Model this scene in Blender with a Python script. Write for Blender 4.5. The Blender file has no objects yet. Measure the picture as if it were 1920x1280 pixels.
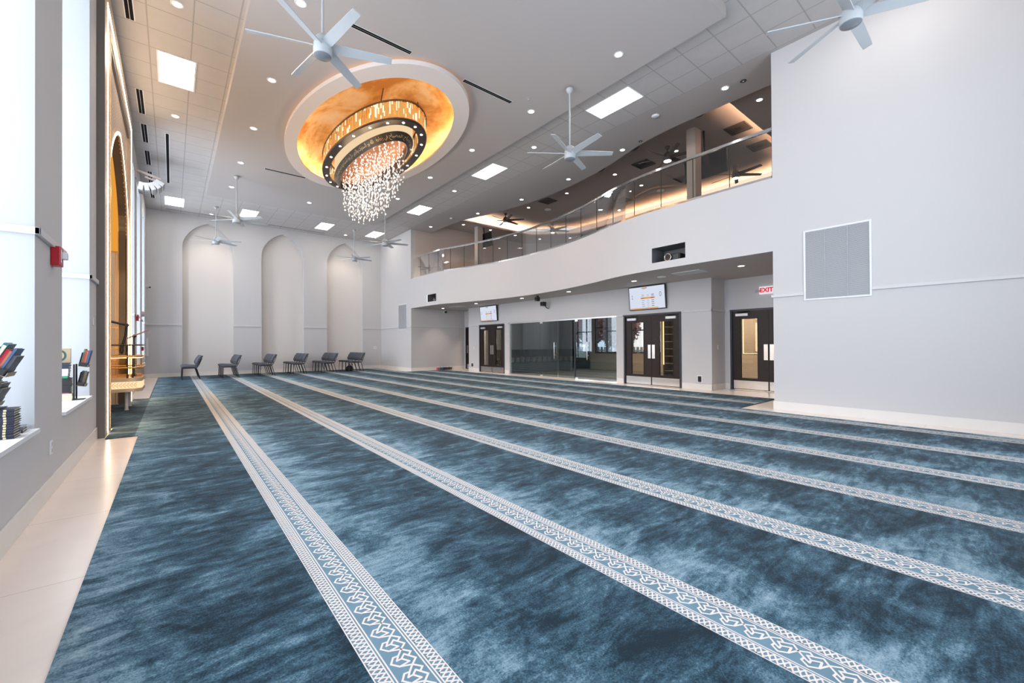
import bpy, bmesh, math, random
from mathutils import Vector, Matrix
PI = math.pi
R = random.Random(7)
SC = bpy.context.scene
COL = SC.collection

# ------------------------------------------------------------------ mesh builder
class MB:
    def __init__(s):
        s.v = []; s.f = []; s.m = []; s.sm = []
    def add(s, vs, fs, mi=0, smooth=False):
        b = len(s.v)
        s.v += [tuple(v) for v in vs]
        for f in fs:
            s.f.append(tuple(b + i for i in f)); s.m.append(mi); s.sm.append(smooth)
    def quad(s, a, b, c, d, mi=0): s.add([a, b, c, d], [(0, 1, 2, 3)], mi)
    def box(s, x0, x1, y0, y1, z0, z1, mi=0):
        if x0 > x1: x0, x1 = x1, x0
        if y0 > y1: y0, y1 = y1, y0
        if z0 > z1: z0, z1 = z1, z0
        s.add([(x0,y0,z0),(x1,y0,z0),(x1,y1,z0),(x0,y1,z0),(x0,y0,z1),(x1,y0,z1),(x1,y1,z1),(x0,y1,z1)],
              [(0,3,2,1),(4,5,6,7),(0,1,5,4),(1,2,6,5),(2,3,7,6),(3,0,4,7)], mi)
    def obox(s, c, ax, ay, az, hx, hy, hz, mi=0):          # oriented box: centre, unit axes, half sizes
        c = Vector(c); ax = Vector(ax); ay = Vector(ay); az = Vector(az); vs = []
        for k in (-1, 1):
            for sx, sy in ((-1,-1),(1,-1),(1,1),(-1,1)):
                vs.append(c + ax*hx*sx + ay*hy*sy + az*hz*k)
        s.add(vs, [(0,3,2,1),(4,5,6,7),(0,1,5,4),(1,2,6,5),(2,3,7,6),(3,0,4,7)], mi)
    def cyl(s, p0, p1, r0, r1=None, n=16, mi=0, caps=True, smooth=True):
        r1 = r0 if r1 is None else r1
        p0 = Vector(p0); p1 = Vector(p1); d = (p1 - p0).normalized()
        a = d.orthogonal().normalized(); b = d.cross(a)
        vs = []
        for p, r in ((p0, r0), (p1, r1)):
            for i in range(n):
                t = 2*PI*i/n; vs.append(p + a*(r*math.cos(t)) + b*(r*math.sin(t)))
        s.add(vs, [(i, (i+1) % n, n+(i+1) % n, n+i) for i in range(n)], mi, smooth)
        if caps:
            s.add(vs[:n], [tuple(range(n-1, -1, -1))], mi); s.add(vs[n:], [tuple(range(n))], mi)
    def tube(s, pts, r, n=8, mi=0, caps=True):
        pts = [Vector(p) for p in pts]; rings = []
        up = None
        for i, p in enumerate(pts):
            d = (pts[min(i+1, len(pts)-1)] - pts[max(i-1, 0)]).normalized()
            if up is None: up = d.orthogonal().normalized()
            up = (up - d*up.dot(d)).normalized(); b = d.cross(up)
            rings.append([p + up*(r*math.cos(2*PI*k/n)) + b*(r*math.sin(2*PI*k/n)) for k in range(n)])
        vs = [v for ring in rings for v in ring]; fs = []
        for i in range(len(pts)-1):
            for k in range(n):
                fs.append((i*n+k, i*n+(k+1) % n, (i+1)*n+(k+1) % n, (i+1)*n+k))
        s.add(vs, fs, mi, True)
        if caps:
            s.add(rings[0], [tuple(range(n-1, -1, -1))], mi); s.add(rings[-1], [tuple(range(n))], mi)
    def lathe(s, prof, c=(0,0,0), n=24, mi=0, smooth=True):   # prof [(r,z)] around z
        cx, cy, cz = c; vs = []
        for r, z in prof:
            for i in range(n):
                t = 2*PI*i/n; vs.append((cx + r*math.cos(t), cy + r*math.sin(t), cz + z))
        fs = []
        for j in range(len(prof)-1):
            for i in range(n):
                fs.append((j*n+i, j*n+(i+1) % n, (j+1)*n+(i+1) % n, (j+1)*n+i))
        s.add(vs, fs, mi, smooth)
    def sweep(s, prof, c=(0,0), n=96, mi=0, smooth=False):    # prof [(a,b,z)]: stacked ellipses
        vs = []
        for a, b, z in prof:
            for i in range(n):
                t = 2*PI*i/n; vs.append((c[0] + a*math.cos(t), c[1] + b*math.sin(t), z))
        fs = []
        for j in range(len(prof)-1):
            for i in range(n):
                fs.append((j*n+i, j*n+(i+1) % n, (j+1)*n+(i+1) % n, (j+1)*n+i))
        s.add(vs, fs, mi, smooth)
    def prism(s, poly, z0, z1, mi=0):                         # poly [(x,y)] ccw
        n = len(poly)
        s.add([(x, y, z0) for x, y in poly], [tuple(range(n-1, -1, -1))], mi)
        s.add([(x, y, z1) for x, y in poly], [tuple(range(n))], mi)
        s.add([(x, y, z0) for x, y in poly] + [(x, y, z1) for x, y in poly],
              [(i, (i+1) % n, n+(i+1) % n, n+i) for i in range(n)], mi)
    def build(s, name, mats, parent=None, loc=None, bevel=0.0, seg=2):
        me = bpy.data.meshes.new(name)
        me.from_pydata(s.v, [], s.f)
        if not isinstance(mats, (list, tuple)): mats = [mats]
        for m in mats: me.materials.append(m)
        me.polygons.foreach_set('material_index', s.m)
        me.polygons.foreach_set('use_smooth', s.sm)
        me.update()
        o = bpy.data.objects.new(name, me); COL.objects.link(o)
        if parent is not None: o.parent = parent
        if loc is not None: o.location = loc
        if bevel:
            b = o.modifiers.new('bevel', 'BEVEL'); b.width = bevel; b.segments = seg; b.limit_method = 'ANGLE'
        return o

def tag(o, label=None, cat=None, group=None, kind=None):
    if label: o['label'] = label
    if cat: o['category'] = cat
    if group: o['group'] = group
    if kind: o['kind'] = kind
    return o
def thing(name, label, cat, loc=(0,0,0), rz=0.0, group=None, kind=None):
    o = bpy.data.objects.new(name, None); COL.objects.link(o)
    o.location = loc; o.rotation_euler = (0, 0, rz); o.empty_display_size = .1
    return tag(o, label, cat, group, kind)
def struct(o, label, cat): return tag(o, label, cat, None, 'structure')
KIDS = {}
def kids(o):
    return [c for c in bpy.data.objects if c.parent == o]
def dup(o, loc=None, rz=None, label=None, parent=None):
    c = o.copy(); COL.objects.link(c)
    if parent is not None: c.parent = parent
    if loc is not None: c.location = loc
    if rz is not None: c.rotation_euler = (0, 0, rz)
    if label: c['label'] = label
    if o.name not in KIDS: KIDS[o.name] = kids(o)
    for k in list(KIDS[o.name]): dup(k, parent=c)
    return c
ORD = ['first','second','third','fourth','fifth','sixth','seventh','eighth','ninth','tenth','eleventh','twelfth']

# ------------------------------------------------------------------ materials
def nt(name):
    m = bpy.data.materials.new(name); m.use_nodes = True
    t = m.node_tree; t.nodes.clear()
    out = t.nodes.new('ShaderNodeOutputMaterial')
    return m, t, out
def N(t, typ, **kw):
    n = t.nodes.new('ShaderNode' + typ)
    for k, v in kw.items():
        if k in n.inputs: n.inputs[k].default_value = v
        else: setattr(n, k, v)
    return n
def c4(c): return (c[0], c[1], c[2], 1.0)
def pbr(name, col, rough=.5, metal=0.0, spec=.5, bump=0.0, bscale=60.0, var=0.0, vscale=8.0, alpha=None, trans=None):
    m, t, out = nt(name)
    b = N(t, 'BsdfPrincipled'); b.inputs['Base Color'].default_value = c4(col)
    b.inputs['Roughness'].default_value = rough; b.inputs['Metallic'].default_value = metal
    b.inputs['Specular IOR Level'].default_value = spec
    if trans: b.inputs['Transmission Weight'].default_value = trans
    tc = N(t, 'TexCoord')
    if var:
        n = N(t, 'TexNoise', Scale=vscale, Detail=4.0); t.links.new(tc.outputs['Object'], n.inputs['Vector'])
        mx = N(t, 'MixRGB'); mx.inputs[1].default_value = c4([c*(1-var) for c in col]); mx.inputs[2].default_value = c4([min(1, c*(1+var)) for c in col])
        t.links.new(n.outputs['Fac'], mx.inputs[0]); t.links.new(mx.outputs[0], b.inputs['Base Color'])
    if bump:
        n = N(t, 'TexNoise', Scale=bscale, Detail=3.0); t.links.new(tc.outputs['Object'], n.inputs['Vector'])
        bp = N(t, 'Bump', Strength=bump, Distance=.01); t.links.new(n.outputs['Fac'], bp.inputs['Height']); t.links.new(bp.outputs[0], b.inputs['Normal'])
    t.links.new(b.outputs[0], out.inputs[0])
    return m
def emit(name, col, s):
    m, t, out = nt(name); e = N(t, 'Emission'); e.inputs[0].default_value = c4(col); e.inputs[1].default_value = s
    t.links.new(e.outputs[0], out.inputs[0]); return m
def glass(name, tint, refl=.12, rough=0.0):
    m, t, out = nt(name)
    tr = N(t, 'BsdfTransparent'); tr.inputs[0].default_value = c4(tint)
    gl = N(t, 'BsdfGlossy'); gl.inputs['Roughness'].default_value = rough
    lw = N(t, 'LayerWeight', Blend=.25); mp = N(t, 'MapRange')
    mp.inputs['To Min'].default_value = refl*.5; mp.inputs['To Max'].default_value = min(1, refl*4)
    mx = N(t, 'MixShader'); t.links.new(lw.outputs['Fresnel'], mp.inputs['Value']); t.links.new(mp.outputs[0], mx.inputs[0])
    t.links.new(tr.outputs[0], mx.inputs[1]); t.links.new(gl.outputs[0], mx.inputs[2]); t.links.new(mx.outputs[0], out.inputs[0])
    return m
def ramp(t, stops, interp='LINEAR'):
    r = N(t, 'ValToRGB'); r.color_ramp.interpolation = interp
    e = r.color_ramp.elements
    while len(e) < len(stops): e.new(.5)
    for el, (p, c) in zip(e, stops): el.position = p; el.color = c4(c)
    return r
def math_n(t, op, a, b=None, c=None):
    n = N(t, 'Math', operation=op)
    for i, x in enumerate((a, b, c)):
        if x is None: continue
        if isinstance(x, (int, float)): n.inputs[i].default_value = x
        else: t.links.new(x, n.inputs[i])
    return n.outputs[0]

M = {}
M['wall'] = pbr('wall_paint', (.568,.556,.558), .75, spec=.25, bump=.05, bscale=220)
M['niche'] = pbr('niche_warm_white', (.68,.645,.62), .75, spec=.25, bump=.05, bscale=220)  # paler and warmer tone than the surrounding wall
M['white'] = pbr('white_gypsum', (.462,.428,.412), .8, spec=.2, bump=.03, bscale=200)
M['reveal'] = pbr('reveal_darkened', (.36,.368,.38), .7, spec=.25)  # same paint as the wall, darkened to hold back the daylight
M['trim'] = pbr('trim_white', (.595,.585,.59), .5, spec=.4)
M['basetile'] = pbr('base_tile', (.72,.69,.655), .4, spec=.4, var=.05, vscale=3)
M['sill'] = pbr('sill_stone', (.82,.82,.84), .35)
M['fan'] = pbr('fan_white', (.44,.465,.485), .35, spec=.5)
M['fanlens'] = pbr('fan_lens', (.20,.225,.25), .3)
M['darkwood'] = pbr('dark_walnut', (.022,.014,.012), .45, spec=.3, var=.35, vscale=18)
M['doorframe'] = pbr('charcoal_frame', (.026,.03,.04), .45)
M['steel'] = pbr('brushed_steel', (.62,.60,.58), .3, metal=1.0, var=.08, vscale=5)
M['chrome'] = pbr('chrome', (.8,.8,.8), .12, metal=1.0)
M['silver'] = pbr('silver_paint', (.68,.68,.70), .4, metal=.3)
M['black'] = pbr('black_plastic', (.012,.012,.013), .45)
M['slot'] = pbr('slot_black', (.006,.006,.007), .7, spec=.1)
M['fabric'] = pbr('grey_upholstery', (.085,.088,.105), .85, spec=.2, bump=.2, bscale=300, var=.2, vscale=30)
M['fabricdark'] = pbr('dark_upholstery', (.045,.042,.045), .85, spec=.2, bump=.2, bscale=300)
M['legs'] = pbr('black_tube', (.015,.015,.02), .4)
M['upwall'] = pbr('upstairs_wall', (.60,.51,.46), .8, spec=.2)
M['upceil'] = pbr('upstairs_ceiling', (.46,.41,.38), .85, spec=.2)
M['upfloor'] = pbr('upstairs_carpet', (.06,.07,.09), .95, spec=.1)
M['vent'] = pbr('vent_grey', (.10,.09,.085), .6)
M['ventwhite'] = pbr('vent_white', (.74,.75,.78), .5)
M['ventblade'] = pbr('vent_blade', (.50,.515,.54), .55)
M['red'] = pbr('alarm_red', (.42,.008,.02), .35)
M['whitepl'] = pbr('white_plastic', (.75,.75,.76), .4)
M['taupe'] = pbr('taupe_stone', (.16,.135,.115), .35, var=.12, vscale=2.5)
M['ringwhite'] = pbr('ring_plaster', (.72,.655,.62), .8, spec=.2)
M['taupedk'] = pbr('taupe_polished', (.12,.09,.065), .16, var=.2, vscale=1.5)
M['brass'] = pbr('brass', (.62,.40,.17), .25, metal=1.0)
M['bronze'] = pbr('bronze_dark', (.07,.055,.045), .28, metal=.7)
M['creamled'] = emit('warm_strip', (1.0,.74,.50), 18.0)
M['goldframe'] = pbr('champagne_frame', (.62,.47,.33), .35, metal=.35)
M['cream'] = pbr('cream_panel', (.75,.60,.42), .45)
M['amber'] = emit('amber_lit_emission', (1.0,.42,.06), .5)  # amber light on the niche walls put in as emission
M['cove'] = emit('cove_strip', (1.0,.60,.36), 75.0)
M['covegold'] = emit('gold_cove_strip', (1.0,.68,.42), 9.5)
M['halo'] = emit('halo_strip', (1.0,.52,.20), 3.0)
M['panel'] = emit('troffer_lens', (1.0,.94,.86), 6.5)
M['lens'] = emit('downlight_lens', (1.0,.93,.86), 14.0)
M['screen'] = emit('screen_white', (.80,.86,1.0), .52)
M['screenor'] = emit('screen_orange', (.85,.36,.06), .55)
M['screendk'] = emit('screen_ink', (.10,.12,.2), .5)
M['glass'] = glass('clear_glass', (.54,.60,.62), .10)
M['railglass'] = glass('rail_glass', (.72,.70,.66), .16)
M['doorglass'] = glass('door_glass', (.72,.68,.62), .12)
M['winglass'] = glass('window_glass', (.95,.97,1.0), .04)
M['winframe'] = pbr('window_frame', (.20,.20,.21), .4)
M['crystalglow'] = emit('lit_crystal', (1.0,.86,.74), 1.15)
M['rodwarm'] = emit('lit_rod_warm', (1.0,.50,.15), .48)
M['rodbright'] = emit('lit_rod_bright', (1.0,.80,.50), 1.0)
M['roddim'] = pbr('rod_amber', (.62,.30,.08), .2, metal=.4)
M['drum'] = emit('lit_drum_fabric', (1.0,.74,.45), .55)
M['plate'] = pbr('copper_plate', (.55,.20,.07), .4, metal=.35)
M['goldtext'] = pbr('gold_lettering', (.9,.62,.26), .3, metal=.6)
M['redtext'] = emit('exit_red', (.85,.02,.06), .55)
M['exitface'] = emit('exit_face', (.95,.90,.92), .5)
M['paper'] = pbr('book_pages', (.72,.66,.55), .8, var=.08, vscale=80)
M['beige'] = pbr('lobby_beige', (.46,.38,.30), .7)
M['roomgrey'] = pbr('room_grey', (.16,.165,.18), .8)
M['lobbyfloor'] = pbr('lobby_floor', (.24,.20,.17), .5)

# tiled floor: cream porcelain with fine joints
def tile_mat(name, base, joint, sx, sy, ox, oy, rough, w=.004):
    m, t, out = nt(name); tc = N(t, 'TexCoord'); sp = N(t, 'SeparateXYZ'); t.links.new(tc.outputs['Object'], sp.inputs[0])
    ds = []
    for ax, s_, o_ in ((0, sx, ox), (1, sy, oy)):
        f = math_n(t, 'FRACT', math_n(t, 'DIVIDE', math_n(t, 'ADD', sp.outputs[ax], 100*s_ - o_), s_))
        d = math_n(t, 'MULTIPLY', math_n(t, 'MINIMUM', f, math_n(t, 'SUBTRACT', 1.0, f)), s_)
        ds.append(math_n(t, 'LESS_THAN', d, w))
    j = math_n(t, 'MAXIMUM', ds[0], ds[1])
    n = N(t, 'TexNoise', Scale=2.2, Detail=6.0, Distortion=1.5); t.links.new(tc.outputs['Object'], n.inputs['Vector'])
    v = N(t, 'MixRGB'); v.inputs[1].default_value = c4([c*.92 for c in base]); v.inputs[2].default_value = c4([min(1, c*1.06) for c in base]); t.links.new(n.outputs['Fac'], v.inputs[0])
    mx = N(t, 'MixRGB'); t.links.new(j, mx.inputs[0]); t.links.new(v.outputs[0], mx.inputs[1]); mx.inputs[2].default_value = c4(joint)
    b = N(t, 'BsdfPrincipled'); b.inputs['Roughness'].default_value = rough; b.inputs['Specular IOR Level'].default_value = .35
    t.links.new(mx.outputs[0], b.inputs['Base Color']); t.links.new(b.outputs[0], out.inputs[0]); return m
M['tile'] = tile_mat('cream_floor_tile', (.88,.775,.70), (.64,.55,.49), 1.2, 1.205, 0.0, .915, .22, .003)
M['grid'] = tile_mat('ceiling_grid', (.50,.475,.462), (.36,.34,.33), .615, .615, 8.9, 5.945, .85, .011)
M['gridbase'] = None

# velvet carpet: mottled blue pile, lighter nap beside every stripe
def carpet_mat():
    m, t, out = nt('blue_velvet_carpet'); tc = N(t, 'TexCoord')
    sp = N(t, 'SeparateXYZ'); t.links.new(tc.outputs['Object'], sp.inputs[0])
    mp = N(t, 'Mapping'); mp.inputs['Scale'].default_value = (1.1, 1.75, 1); mp.inputs['Rotation'].default_value = (0, 0, .25); t.links.new(tc.outputs['Object'], mp.inputs['Vector'])
    n1 = N(t, 'TexNoise', Scale=1.7, Detail=12.0, Roughness=.74, Distortion=.6); t.links.new(mp.outputs[0], n1.inputs['Vector'])
    mp2 = N(t, 'Mapping'); mp2.inputs['Scale'].default_value = (3.0, 17.0, 1); mp2.inputs['Rotation'].default_value = (0, 0, -.35); t.links.new(tc.outputs['Object'], mp2.inputs['Vector'])
    n2 = N(t, 'TexNoise', Scale=1.0, Detail=5.0, Roughness=.6, Distortion=.7); t.links.new(mp2.outputs[0], n2.inputs['Vector'])
    n3 = N(t, 'TexNoise', Scale=120.0, Detail=3.0, Roughness=.75); t.links.new(tc.outputs['Object'], n3.inputs['Vector'])
    fr = math_n(t, 'FRACT', math_n(t, 'DIVIDE', math_n(t, 'ADD', sp.outputs[0], 12.6 - .85), 1.26))
    nap = ramp(t, [(0.0, (1,1,1)), (.12, (.85,)*3), (.34, (.36,)*3), (.70, (.28,)*3), (.95, (.42,)*3), (1.0, (.5,)*3)]); t.links.new(fr, nap.inputs[0])
    s1 = math_n(t, 'MULTIPLY_ADD', n1.outputs['Fac'], 2.0, -.72)
    s2 = math_n(t, 'MULTIPLY_ADD', n2.outputs['Fac'], .80, -.40)
    s3 = math_n(t, 'MULTIPLY_ADD', n3.outputs['Fac'], .9, -.45)
    s4 = math_n(t, 'MULTIPLY_ADD', nap.outputs[0], .52, -.17)
    mp4 = N(t, 'Mapping'); mp4.inputs['Scale'].default_value = (7.0, 12.0, 1); mp4.inputs['Rotation'].default_value = (0, 0, .5); t.links.new(tc.outputs['Object'], mp4.inputs['Vector'])
    n4 = N(t, 'TexNoise', Scale=1.0, Detail=8.0, Roughness=.78, Distortion=1.2); t.links.new(mp4.outputs[0], n4.inputs['Vector'])
    s3 = math_n(t, 'ADD', s3, math_n(t, 'MULTIPLY_ADD', n4.outputs['Fac'], .85, -.425))
    s = math_n(t, 'ADD', math_n(t, 'ADD', s1, s2), math_n(t, 'ADD', s3, s4))
    cr = ramp(t, [(.03, (.008,.020,.031)), (.25, (.020,.050,.075)), (.47, (.055,.117,.160)), (.70, (.158,.255,.315)), (1.0, (.30,.395,.445))])
    t.links.new(s, cr.inputs[0])
    b = N(t, 'BsdfPrincipled'); b.inputs['Roughness'].default_value = .9; b.inputs['Specular IOR Level'].default_value = .12
    b.inputs['Sheen Weight'].default_value = .06; b.inputs['Sheen Roughness'].default_value = .5
    t.links.new(cr.outputs[0], b.inputs['Base Color'])
    bp = N(t, 'Bump', Strength=.35, Distance=.006); t.links.new(n3.outputs['Fac'], bp.inputs['Height']); t.links.new(bp.outputs[0], b.inputs['Normal'])
    t.links.new(b.outputs[0], out.inputs[0]); return m
M['carpet'] = carpet_mat()
M['stripe'] = pbr('stripe_ivory', (.73,.655,.605), .9, spec=.1)
M['stripebase'] = pbr('stripe_blue', (.15,.245,.305), .9, spec=.1, var=.25, vscale=6)
def gold_mat():
    m, t, out = nt('brushed_gold_leaf'); tc = N(t, 'TexCoord')
    mp = N(t, 'Mapping'); mp.inputs['Scale'].default_value = (1.0, .55, 1); mp.inputs['Rotation'].default_value = (0, 0, .6); t.links.new(tc.outputs['Object'], mp.inputs['Vector'])
    n = N(t, 'TexNoise', Scale=.85, Detail=5.0, Roughness=.55, Distortion=1.6); t.links.new(mp.outputs[0], n.inputs['Vector'])
    n2 = N(t, 'TexNoise', Scale=9.0, Detail=4.0); t.links.new(mp.outputs[0], n2.inputs['Vector'])
    s = math_n(t, 'ADD', n.outputs['Fac'], math_n(t, 'MULTIPLY_ADD', n2.outputs['Fac'], .16, -.08))
    cr = ramp(t, [(.36, (.55,.22,.03)), (.45, (.72,.37,.09)), (.53, (.85,.56,.24)), (.66, (.90,.72,.46))]); t.links.new(s, cr.inputs[0])
    b = N(t, 'BsdfPrincipled'); b.inputs['Roughness'].default_value = .55; b.inputs['Metallic'].default_value = .15
    t.links.new(cr.outputs[0], b.inputs['Base Color']); t.links.new(b.outputs[0], out.inputs[0]); return m
M['gold'] = gold_mat()
def honey_mat():
    m, t, out = nt('honeycomb_screen'); tc = N(t, 'TexCoord')
    v = N(t, 'TexVoronoi', Scale=9.0, Randomness=0.0); v.feature = 'DISTANCE_TO_EDGE'; t.links.new(tc.outputs['Object'], v.inputs['Vector'])
    cr = ramp(t, [(.0, (.80,.62,.45)), (.10, (.74,.56,.40)), (.16, (.42,.30,.22)), (1.0, (.50,.37,.28))]); t.links.new(v.outputs['Distance'], cr.inputs[0])
    b = N(t, 'BsdfPrincipled'); b.inputs['Roughness'].default_value = .5; t.links.new(cr.outputs[0], b.inputs['Base Color']); t.links.new(b.outputs[0], out.inputs[0]); return m
M['honey'] = honey_mat()
def flat(name, col, rough=.55):
    if name not in M: M[name] = pbr(name, col, rough)
    return M[name]

# ------------------------------------------------------------------ shared dimensions (metres)
XL, XR, YB, YF = -.815, 8.986, -1.0, 22.424
ZC, ZS = 6.888, 6.69          # tiled ceiling, dropped soffit
CX, CY = 4.03, 10.75          # centre of the hall
XD, XREC = 11.26, 12.05       # recessed door wall, deeper end bays
YN, YE = 3.0, 18.69           # opening under the balcony
ZU, ZP, ZUC = 3.05, 4.47, 7.28
RAIL0, RAIL1 = 2.15, 2.205
BASE = .163
FRONT = [(3.0,8.986),(5.4,8.986),(5.9,9.01),(6.5,9.09),(7.1,9.24),(7.76,9.45),(8.6,9.66),(9.5,9.82),(10.4,9.91),(11.2,9.95),
         (12.0,9.91),(12.8,9.83),(13.6,9.68),(14.4,9.50),(15.1,9.31),(15.9,9.08),(16.4,9.03),(17.0,9.0),(18.69,8.986)]
def front(y):
    P = FRONT
    if y <= P[0][0]: return P[0][1]
    if y >= P[-1][0]: return P[-1][1]
    for i in range(len(P)-1):
        if P[i][0] <= y <= P[i+1][0]: break
    def sl(k):
        a = P[max(k-1, 0)]; b = P[min(k+1, len(P)-1)]; return (b[1]-a[1])/(b[0]-a[0])
    (x0, y0), (x1, y1) = P[i], P[i+1]; h = x1-x0; t = (y-x0)/h
    m0 = sl(i)*h; m1 = sl(i+1)*h
    return (2*t**3-3*t*t+1)*y0 + (t**3-2*t*t+t)*m0 + (-2*t**3+3*t*t)*y1 + (t**3-t*t)*m1
def lip(y): return front(y) + 1.09
def frange(a, b, n): return [a + (b-a)*i/n for i in range(n+1)]
# ================================================================== floor, carpet
b = MB(); b.box(XL-.45, 12.3, YB-.2, YF+.3, -.12, 0); struct(b.build('floor', M['tile']), 'pale cream porcelain tile floor around the blue carpet', 'floor')

CT = .010
def carpet():
    b = MB()
    rects = [(-.375, 8.58, YB, 8.0), (-.715, 8.58, 8.0, 13.55), (-.43, 8.58, 13.55, 22.33), (8.58, 10.6, 3.48, 18.45), (-1.262, -.715, 9.03, 12.57)]
    for x0, x1, y0, y1 in rects: b.box(x0, x1, y0, y1, .0005, CT, 0)
    # woven ivory borders
    P = .106
    W = .259
    cnt = [0]
    def line(pts, w, x0, y0, z):       # pts [(t along, s across)] in metres, strip of width w
        for (t0, s0), (t1, s1) in zip(pts, pts[1:]):
            d = math.hypot(t1-t0, s1-s0); cnt[0] += 1; z = CT + .0013 + .00011*(cnt[0] % 7)
            if d < 1e-6: continue
            nx, ny = -(t1-t0)/d*w/2, (s1-s0)/d*w/2
            ex, ey = (s1-s0)/d*w*.35, (t1-t0)/d*w*.35
            a = (x0+s0-ex, y0+t0-ey); c = (x0+s1+ex, y0+t1+ey)
            b.add([(a[0]+nx, a[1]+ny, z), (a[0]-nx, a[1]-ny, z), (c[0]-nx, c[1]-ny, z), (c[0]+nx, c[1]+ny, z)], [(0,1,2,3)], 1)
    half = .058
    L1 = [(0,.35),(.23,.81),(.69,.31),(.52,-.02),(.22,.32),(.20,-.30)]
    L2 = [(0,.35),(.2,-.42),(.5,-.80),(.77,-.44),(.74,-.15)]
    L2b = [(.52,-.36),(.72,-.11),(1,.35)]
    L3 = [(.54,.54),(.67,.80),(1,.35)]
    L4 = [(.52,-.02),(.52,-.36)]
    cells = [L1, L2, L2b, L3, L4]
    for k in range(-1, 8):
        xc = .72 + 1.26*k
        if k < 0: continue
        x0 = xc - W/2
        y0, y1 = YB, 22.30
        if xc > 8.58: y0, y1 = 3.5, 18.4
        z = CT + .0006; z2 = CT + .0012
        b.quad((x0, y0, z), (x0+W, y0, z), (x0+W, y1, z), (x0, y1, z), 2)
        for f0, f1 in ((0,.018),(.205,.228),(.252,.275),(.735,.758),(.782,.805),(.982,1.0)):
            b.quad((x0+W*f0, y0, z2), (x0+W*f1, y0, z2), (x0+W*f1, y1, z2), (x0+W*f0, y1, z2), 1)
        n = int((y1-y0)/P)
        for i in range(n):
            yy = y0 + i*P
            far = yy > 14.5
            if k == 7 and (3.4 < yy): pass
            for c in cells:
                line([(t*P, (.505*W) + s*half) for t, s in c], .0086, x0, yy, z2)
            for lo, hi in ((.03,.195),(.815,.972)):
                h0, h1 = lo*W, hi*W; q = P/4 if not far else P/2
                for j in range(int(round(P/q))):
                    y2 = yy + j*q
                    line([(0, h0), (q, h1)], .0072, x0, y2, z2)
                    line([(0, h1), (q, h0)], .0072, x0, y2, z2)
                    if not far:
                        line([(q*.5-.006, (h0+h1)/2), (q*.5+.006, (h0+h1)/2+.006)], .005, x0, y2, z2)
    return b.build('carpet', [M['carpet'], M['stripe'], M['stripebase']])
tag(carpet(), 'mottled blue velvet carpet with ivory woven prayer-row stripes covering the hall floor', 'carpet', kind='thing')

# ================================================================== left wall with deep window niches
niches = [(.33,2.06),(3.07,4.80),(5.81,7.54),(14.06,15.79),(16.80,18.53),(19.54,21.27)]
ZSILL, ZTOP, DEPTH = .657, 6.25, .45
def wall_left():
    b = MB(); x0, x1 = XL-DEPTH, XL
    ys = [YB-.2]
    for a, c in niches: ys += [a, c]
    ys += [YF+.2]
    for i in range(0, len(ys), 2):
        if i+1 < len(ys):
            if ys[i] < 8 and ys[i+1] > 13:      # behind the mihrab
                b.box(x0, x1, ys[i], 8.95, 0, 7.3); b.box(x0, x1, 12.62, ys[i+1], 0, 7.3); b.box(x0, x1, 8.95, 12.62, 5.45, 7.3)
            else: b.box(x0, x1, ys[i], ys[i+1], 0, 7.3)
    for a, c in niches:
        b.box(x0, x1, a, c, 0, ZSILL-.03); b.box(x0, x1, a, c, ZTOP, 7.3)
    return b.build('wall_left', M['wall'])
struct(wall_left(), 'grey-lilac wall with tall deep window niches', 'wall')
k = 0
for i, (a, c) in enumerate(niches):
    k += 1
    w = tag(bpy.data.objects.new('window_%d' % k, None), 'tall dark-framed window at the back of a deep niche, %s from the near end' % ORD[i], 'window', kind='structure')
    COL.objects.link(w); w.location = (XL-DEPTH-.03, (a+c)/2, ZSILL)
    hw = (c-a)/2; H = ZTOP-ZSILL
    f = MB()
    for y0, y1, z0, z1 in ((-hw,-hw+.06,0,H),(hw-.06,hw,0,H),(-hw,hw,0,.06),(-hw,hw,H-.06,H),(-.025,.025,0,H)): f.box(-.04,.03,y0,y1,z0,z1)
    for z in (1.5, 3.0, 4.4): f.box(-.035,.025,-hw,hw,z-.025,z+.025)
    f.build('window_frame', M['winframe'], w)
    g = MB(); g.box(-.012,-.006,-hw+.06,hw-.06,.06,H-.06); g.build('window_pane', M['winglass'], w)
    # plaster lining of the reveal and its white sill
    r = MB(); d = DEPTH+.0295
    r.box(.03, d, -hw, -hw+.008, .0, H); r.box(.03, d, hw-.008, hw, .0, H); r.box(.03, d, -hw, hw, H-.008, H)
    r.build('reveal_lining', M['reveal'], w)
    s = MB(); s.box(.03, d+.028, -hw, hw, -.03, .001)
    s.build('window_sill', M['sill'], w)
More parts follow.
